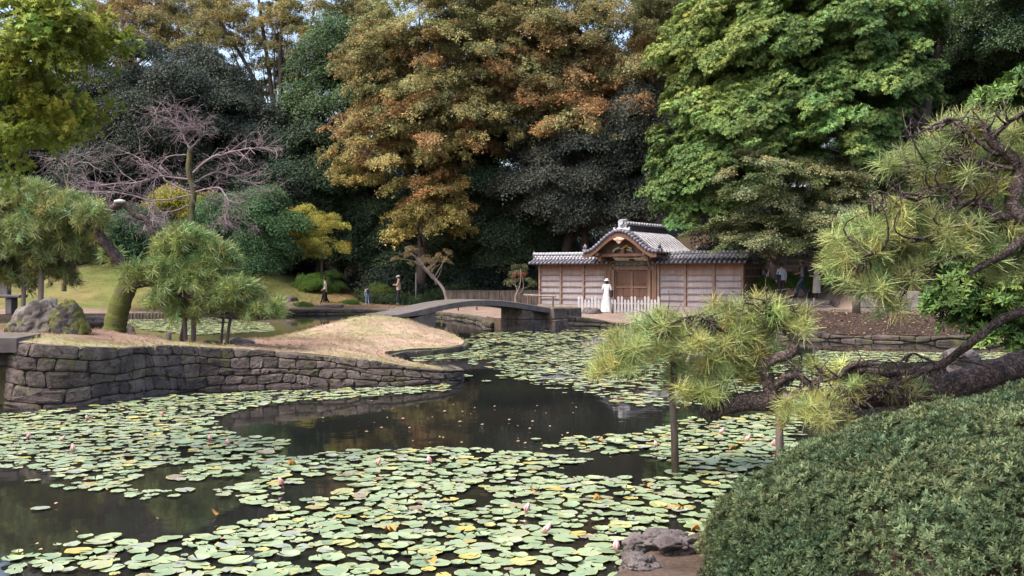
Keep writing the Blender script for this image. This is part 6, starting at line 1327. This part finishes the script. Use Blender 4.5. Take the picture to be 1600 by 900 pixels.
def x_pack(mat, w=.28, h=.40, dep=.15, strap=None, dz=0.0):
    def f(root, J, k):
        c = np.array(J['chest'][:3]); b = MB(); b.box((c[0], c[1] - (.115 + dep / 2) * k, c[2] - .06 * k + dz), (w * k, dep * k, h * k), 0, .05 * k); b.box((c[0], c[1] - (.125 + dep) * k, c[2] - .15 * k + dz), (w * .7 * k, .06 * k, h * .4 * k), 0, .02 * k); o = b.build('backpack', mat, root, False, True)
        b = MB()
        for s in (-1, 1): b.tube([(s * .10 * k, c[1] - .11 * k, c[2] + .12 * k + dz), (s * .115 * k, c[1] + .01, c[2] + .165 * k), (s * .115 * k, c[1] + .13 * k, c[2] + .06 * k), (s * .13 * k, c[1] + .06 * k, c[2] - .14 * k)], .018 * k, 5)
        b.build('strap', strap or mat, root, False, True)
    return f
def x_bag(mat, side, z, sz=(.12, .26, .26), strap=True, y=0.0):
    def f(root, J, k):
        b = MB(); b.box((side * .24 * k, y * k, z * k), tuple(q * k for q in sz), 0, .04 * k); b.build('shoulder_bag', mat, root, False, True)
        if strap: b = MB(); b.tube([(side * .24 * k, y * k, (z + .12) * k), (side * .17 * k, -.03 * k, 1.30 * k), (side * .12 * k, 0, 1.455 * k), (side * .12 * k, .10 * k, 1.32 * k), (side * .22 * k, .05 * k, (z + .1) * k)], .012 * k, 5); b.build('bag_strap', mat, root, False, True)
    return f
def x_skirt(mat, ztop, zbot, r0, r1, name='dress_skirt', sy=.8):
    def f(root, J, k):
        b = MB(); n = 22; V = []; rings = 9
        for i in range(rings):
            t = i / (rings - 1); z = ztop + (zbot - ztop) * t; q = r0 + (r1 - r0) * t ** .8
            for j in range(n): th = 2 * math.pi * j / n; w = q * (1 + .12 * t * math.sin(th * 6 + 1) + .05 * t * math.sin(th * 11)); V.append((w * math.cos(th) * k, w * math.sin(th) * sy * k, z * k))
        b.add(V, [(i * n + j, (i + 1) * n + j, (i + 1) * n + (j + 1) % n, i * n + (j + 1) % n) for i in range(rings - 1) for j in range(n)]); b.build(name, mat, root, True, True)
    return f
WH = flat('white_cloth', (.52, .51, .50)); BK = flat('black_cloth', (.018, .017, .02)); BG = flat('beige_jacket', (.40, .29, .21)); NV = flat('navy_cloth', (.03, .035, .055)); JE = flat('blue_jeans', (.035, .06, .13)); LB = flat('pale_blue_jeans', (.22, .33, .55)); GY = flat('grey_shirt', (.24, .245, .27)); LG = flat('light_grey_jacket', (.44, .46, .54)); VB = flat('violet_shirt', (.27, .28, .50)); CO = flat('pale_coat', (.46, .40, .35)); OR = flat('orange_bag', (.60, .20, .04)); TN = flat('tan_cap', (.42, .30, .19)); GC = flat('grey_cap', (.46, .46, .48)); SHW = flat('white_shoe', (.65, .64, .63)); SHB = flat('dark_shoe', (.03, .028, .026)); DR = flat('dark_trousers', (.035, .025, .03))
def gz_(px, d): return float(zfar(np.array([[WX(px, d), d]]))[0])
walk = {'knl': (-.09, .14, .50), 'anl': (-.10, .24, .09), 'knr': (.09, -.02, .48), 'anr': (.10, -.25, .12), 'ell': (-.22, -.13, 1.14), 'wrl': (-.22, -.12, .90), 'elr': (.22, .06, 1.14), 'wrr': (.21, .20, .93)}
stand_hold = {'ell': (-.22, .03, 1.13), 'wrl': (-.09, .22, 1.16), 'elr': (.22, .03, 1.13), 'wrr': (.08, .23, 1.15)}
def x_bib(mat):
    def f(root, J, k):
        b = MB(); c = np.array(J['chest'][:3]); b.box((0, .105 * k, 1.13 * k), (.22 * k, .05 * k, .30 * k), 0, .02 * k); b.box((0, -.10 * k, 1.10 * k), (.24 * k, .05 * k, .28 * k), 0, .02 * k)
        for s in (-1, 1): b.tube([(s * .08 * k, .12 * k, 1.27 * k), (s * .09 * k, .03 * k, 1.45 * k), (s * .07 * k, -.09 * k, 1.25 * k)], .018 * k, 5)
        b.build('overall_bib', mat, root, False, True)
    return f
person('woman in black overalls and white T-shirt walking left along the far path', 508, 57.5, .425, 90, 1.56, WH, BK, SHW, walk, [x_bib(BK), x_skirt(BK, .95, .18, .15, .17, 'wide_trousers')], 'short', hair='short')
person('small child in white top and pale blue trousers with a dark backpack', 574, 58.0, gz_(574, 58), 25, 1.06, WH, LB, SHW, {'knl': (-.10, .10, .50), 'anl': (-.11, .12, .085), 'anr': (.11, -.12, .10)}, [x_pack(NV, .30, .42, .18)])
person('man in beige jacket and pale grey cap standing by the bridge end', 623, 58.8, gz_(623, 58.8), 88, 1.74, BG, NV, SHW, stand_hold, [x_skirt(BG, 1.28, .86, .175, .19, 'jacket_hem', .75)], hat=(GC, 'cap'))
person('woman in long white dress and white hat with a black shoulder bag', 948, 47.0, gz_(948, 47.0) , -12, 1.60, WH, WH, SHW, {'ell': (-.23, .02, 1.13), 'wrl': (-.16, .18, 1.10)}, [x_skirt(WH, 1.10, .05, .125, .30, 'dress_skirt', .75), x_bag(BK, 1, .98, (.16, .30, .36), True, -.05)], hair='long', hat=(WH, 'round'))
person('person in violet blue shirt bending forward at the right end of the gate wall', 1186, 48.4, gz_(1186, 48.4) + .1, -65, 1.66, VB, DR, SHB, bend=.55)
person('dark haired person in light grey jacket with a navy sling bag, back turned', 1221, 46.3, gz_(1221, 46.3) , 8, 1.62, LG, DR, SHB, extras=[x_bag(NV, -1, 1.02, (.30, .16, .26), True, -.14), x_skirt(LG, 1.25, .88, .17, .19, 'jacket_hem', .75)])
person('man in grey T-shirt, jeans and tan cap striding left above the steps', 1253, 47.0, 1.07, 78, 1.76, GY, JE, SHB, {**walk, 'ell': (-.21, .04, 1.13), 'wrl': (-.12, .20, 1.10), 'elr': (.22, .02, 1.13), 'wrr': (.14, .20, 1.08)}, [x_pack(NV, .28, .42, .14)], 'short', hat=(TN, 'cap'))
person('person in long pale coat with an orange bag and dark boots behind the pine needles', 1276, 45.9, .98, 60, 1.62, CO, DR, SHB, stand_hold, [x_skirt(CO, 1.20, .34, .17, .24, 'coat_skirt'), x_bag(OR, 1, .92, (.16, .30, .22))], hair='long')
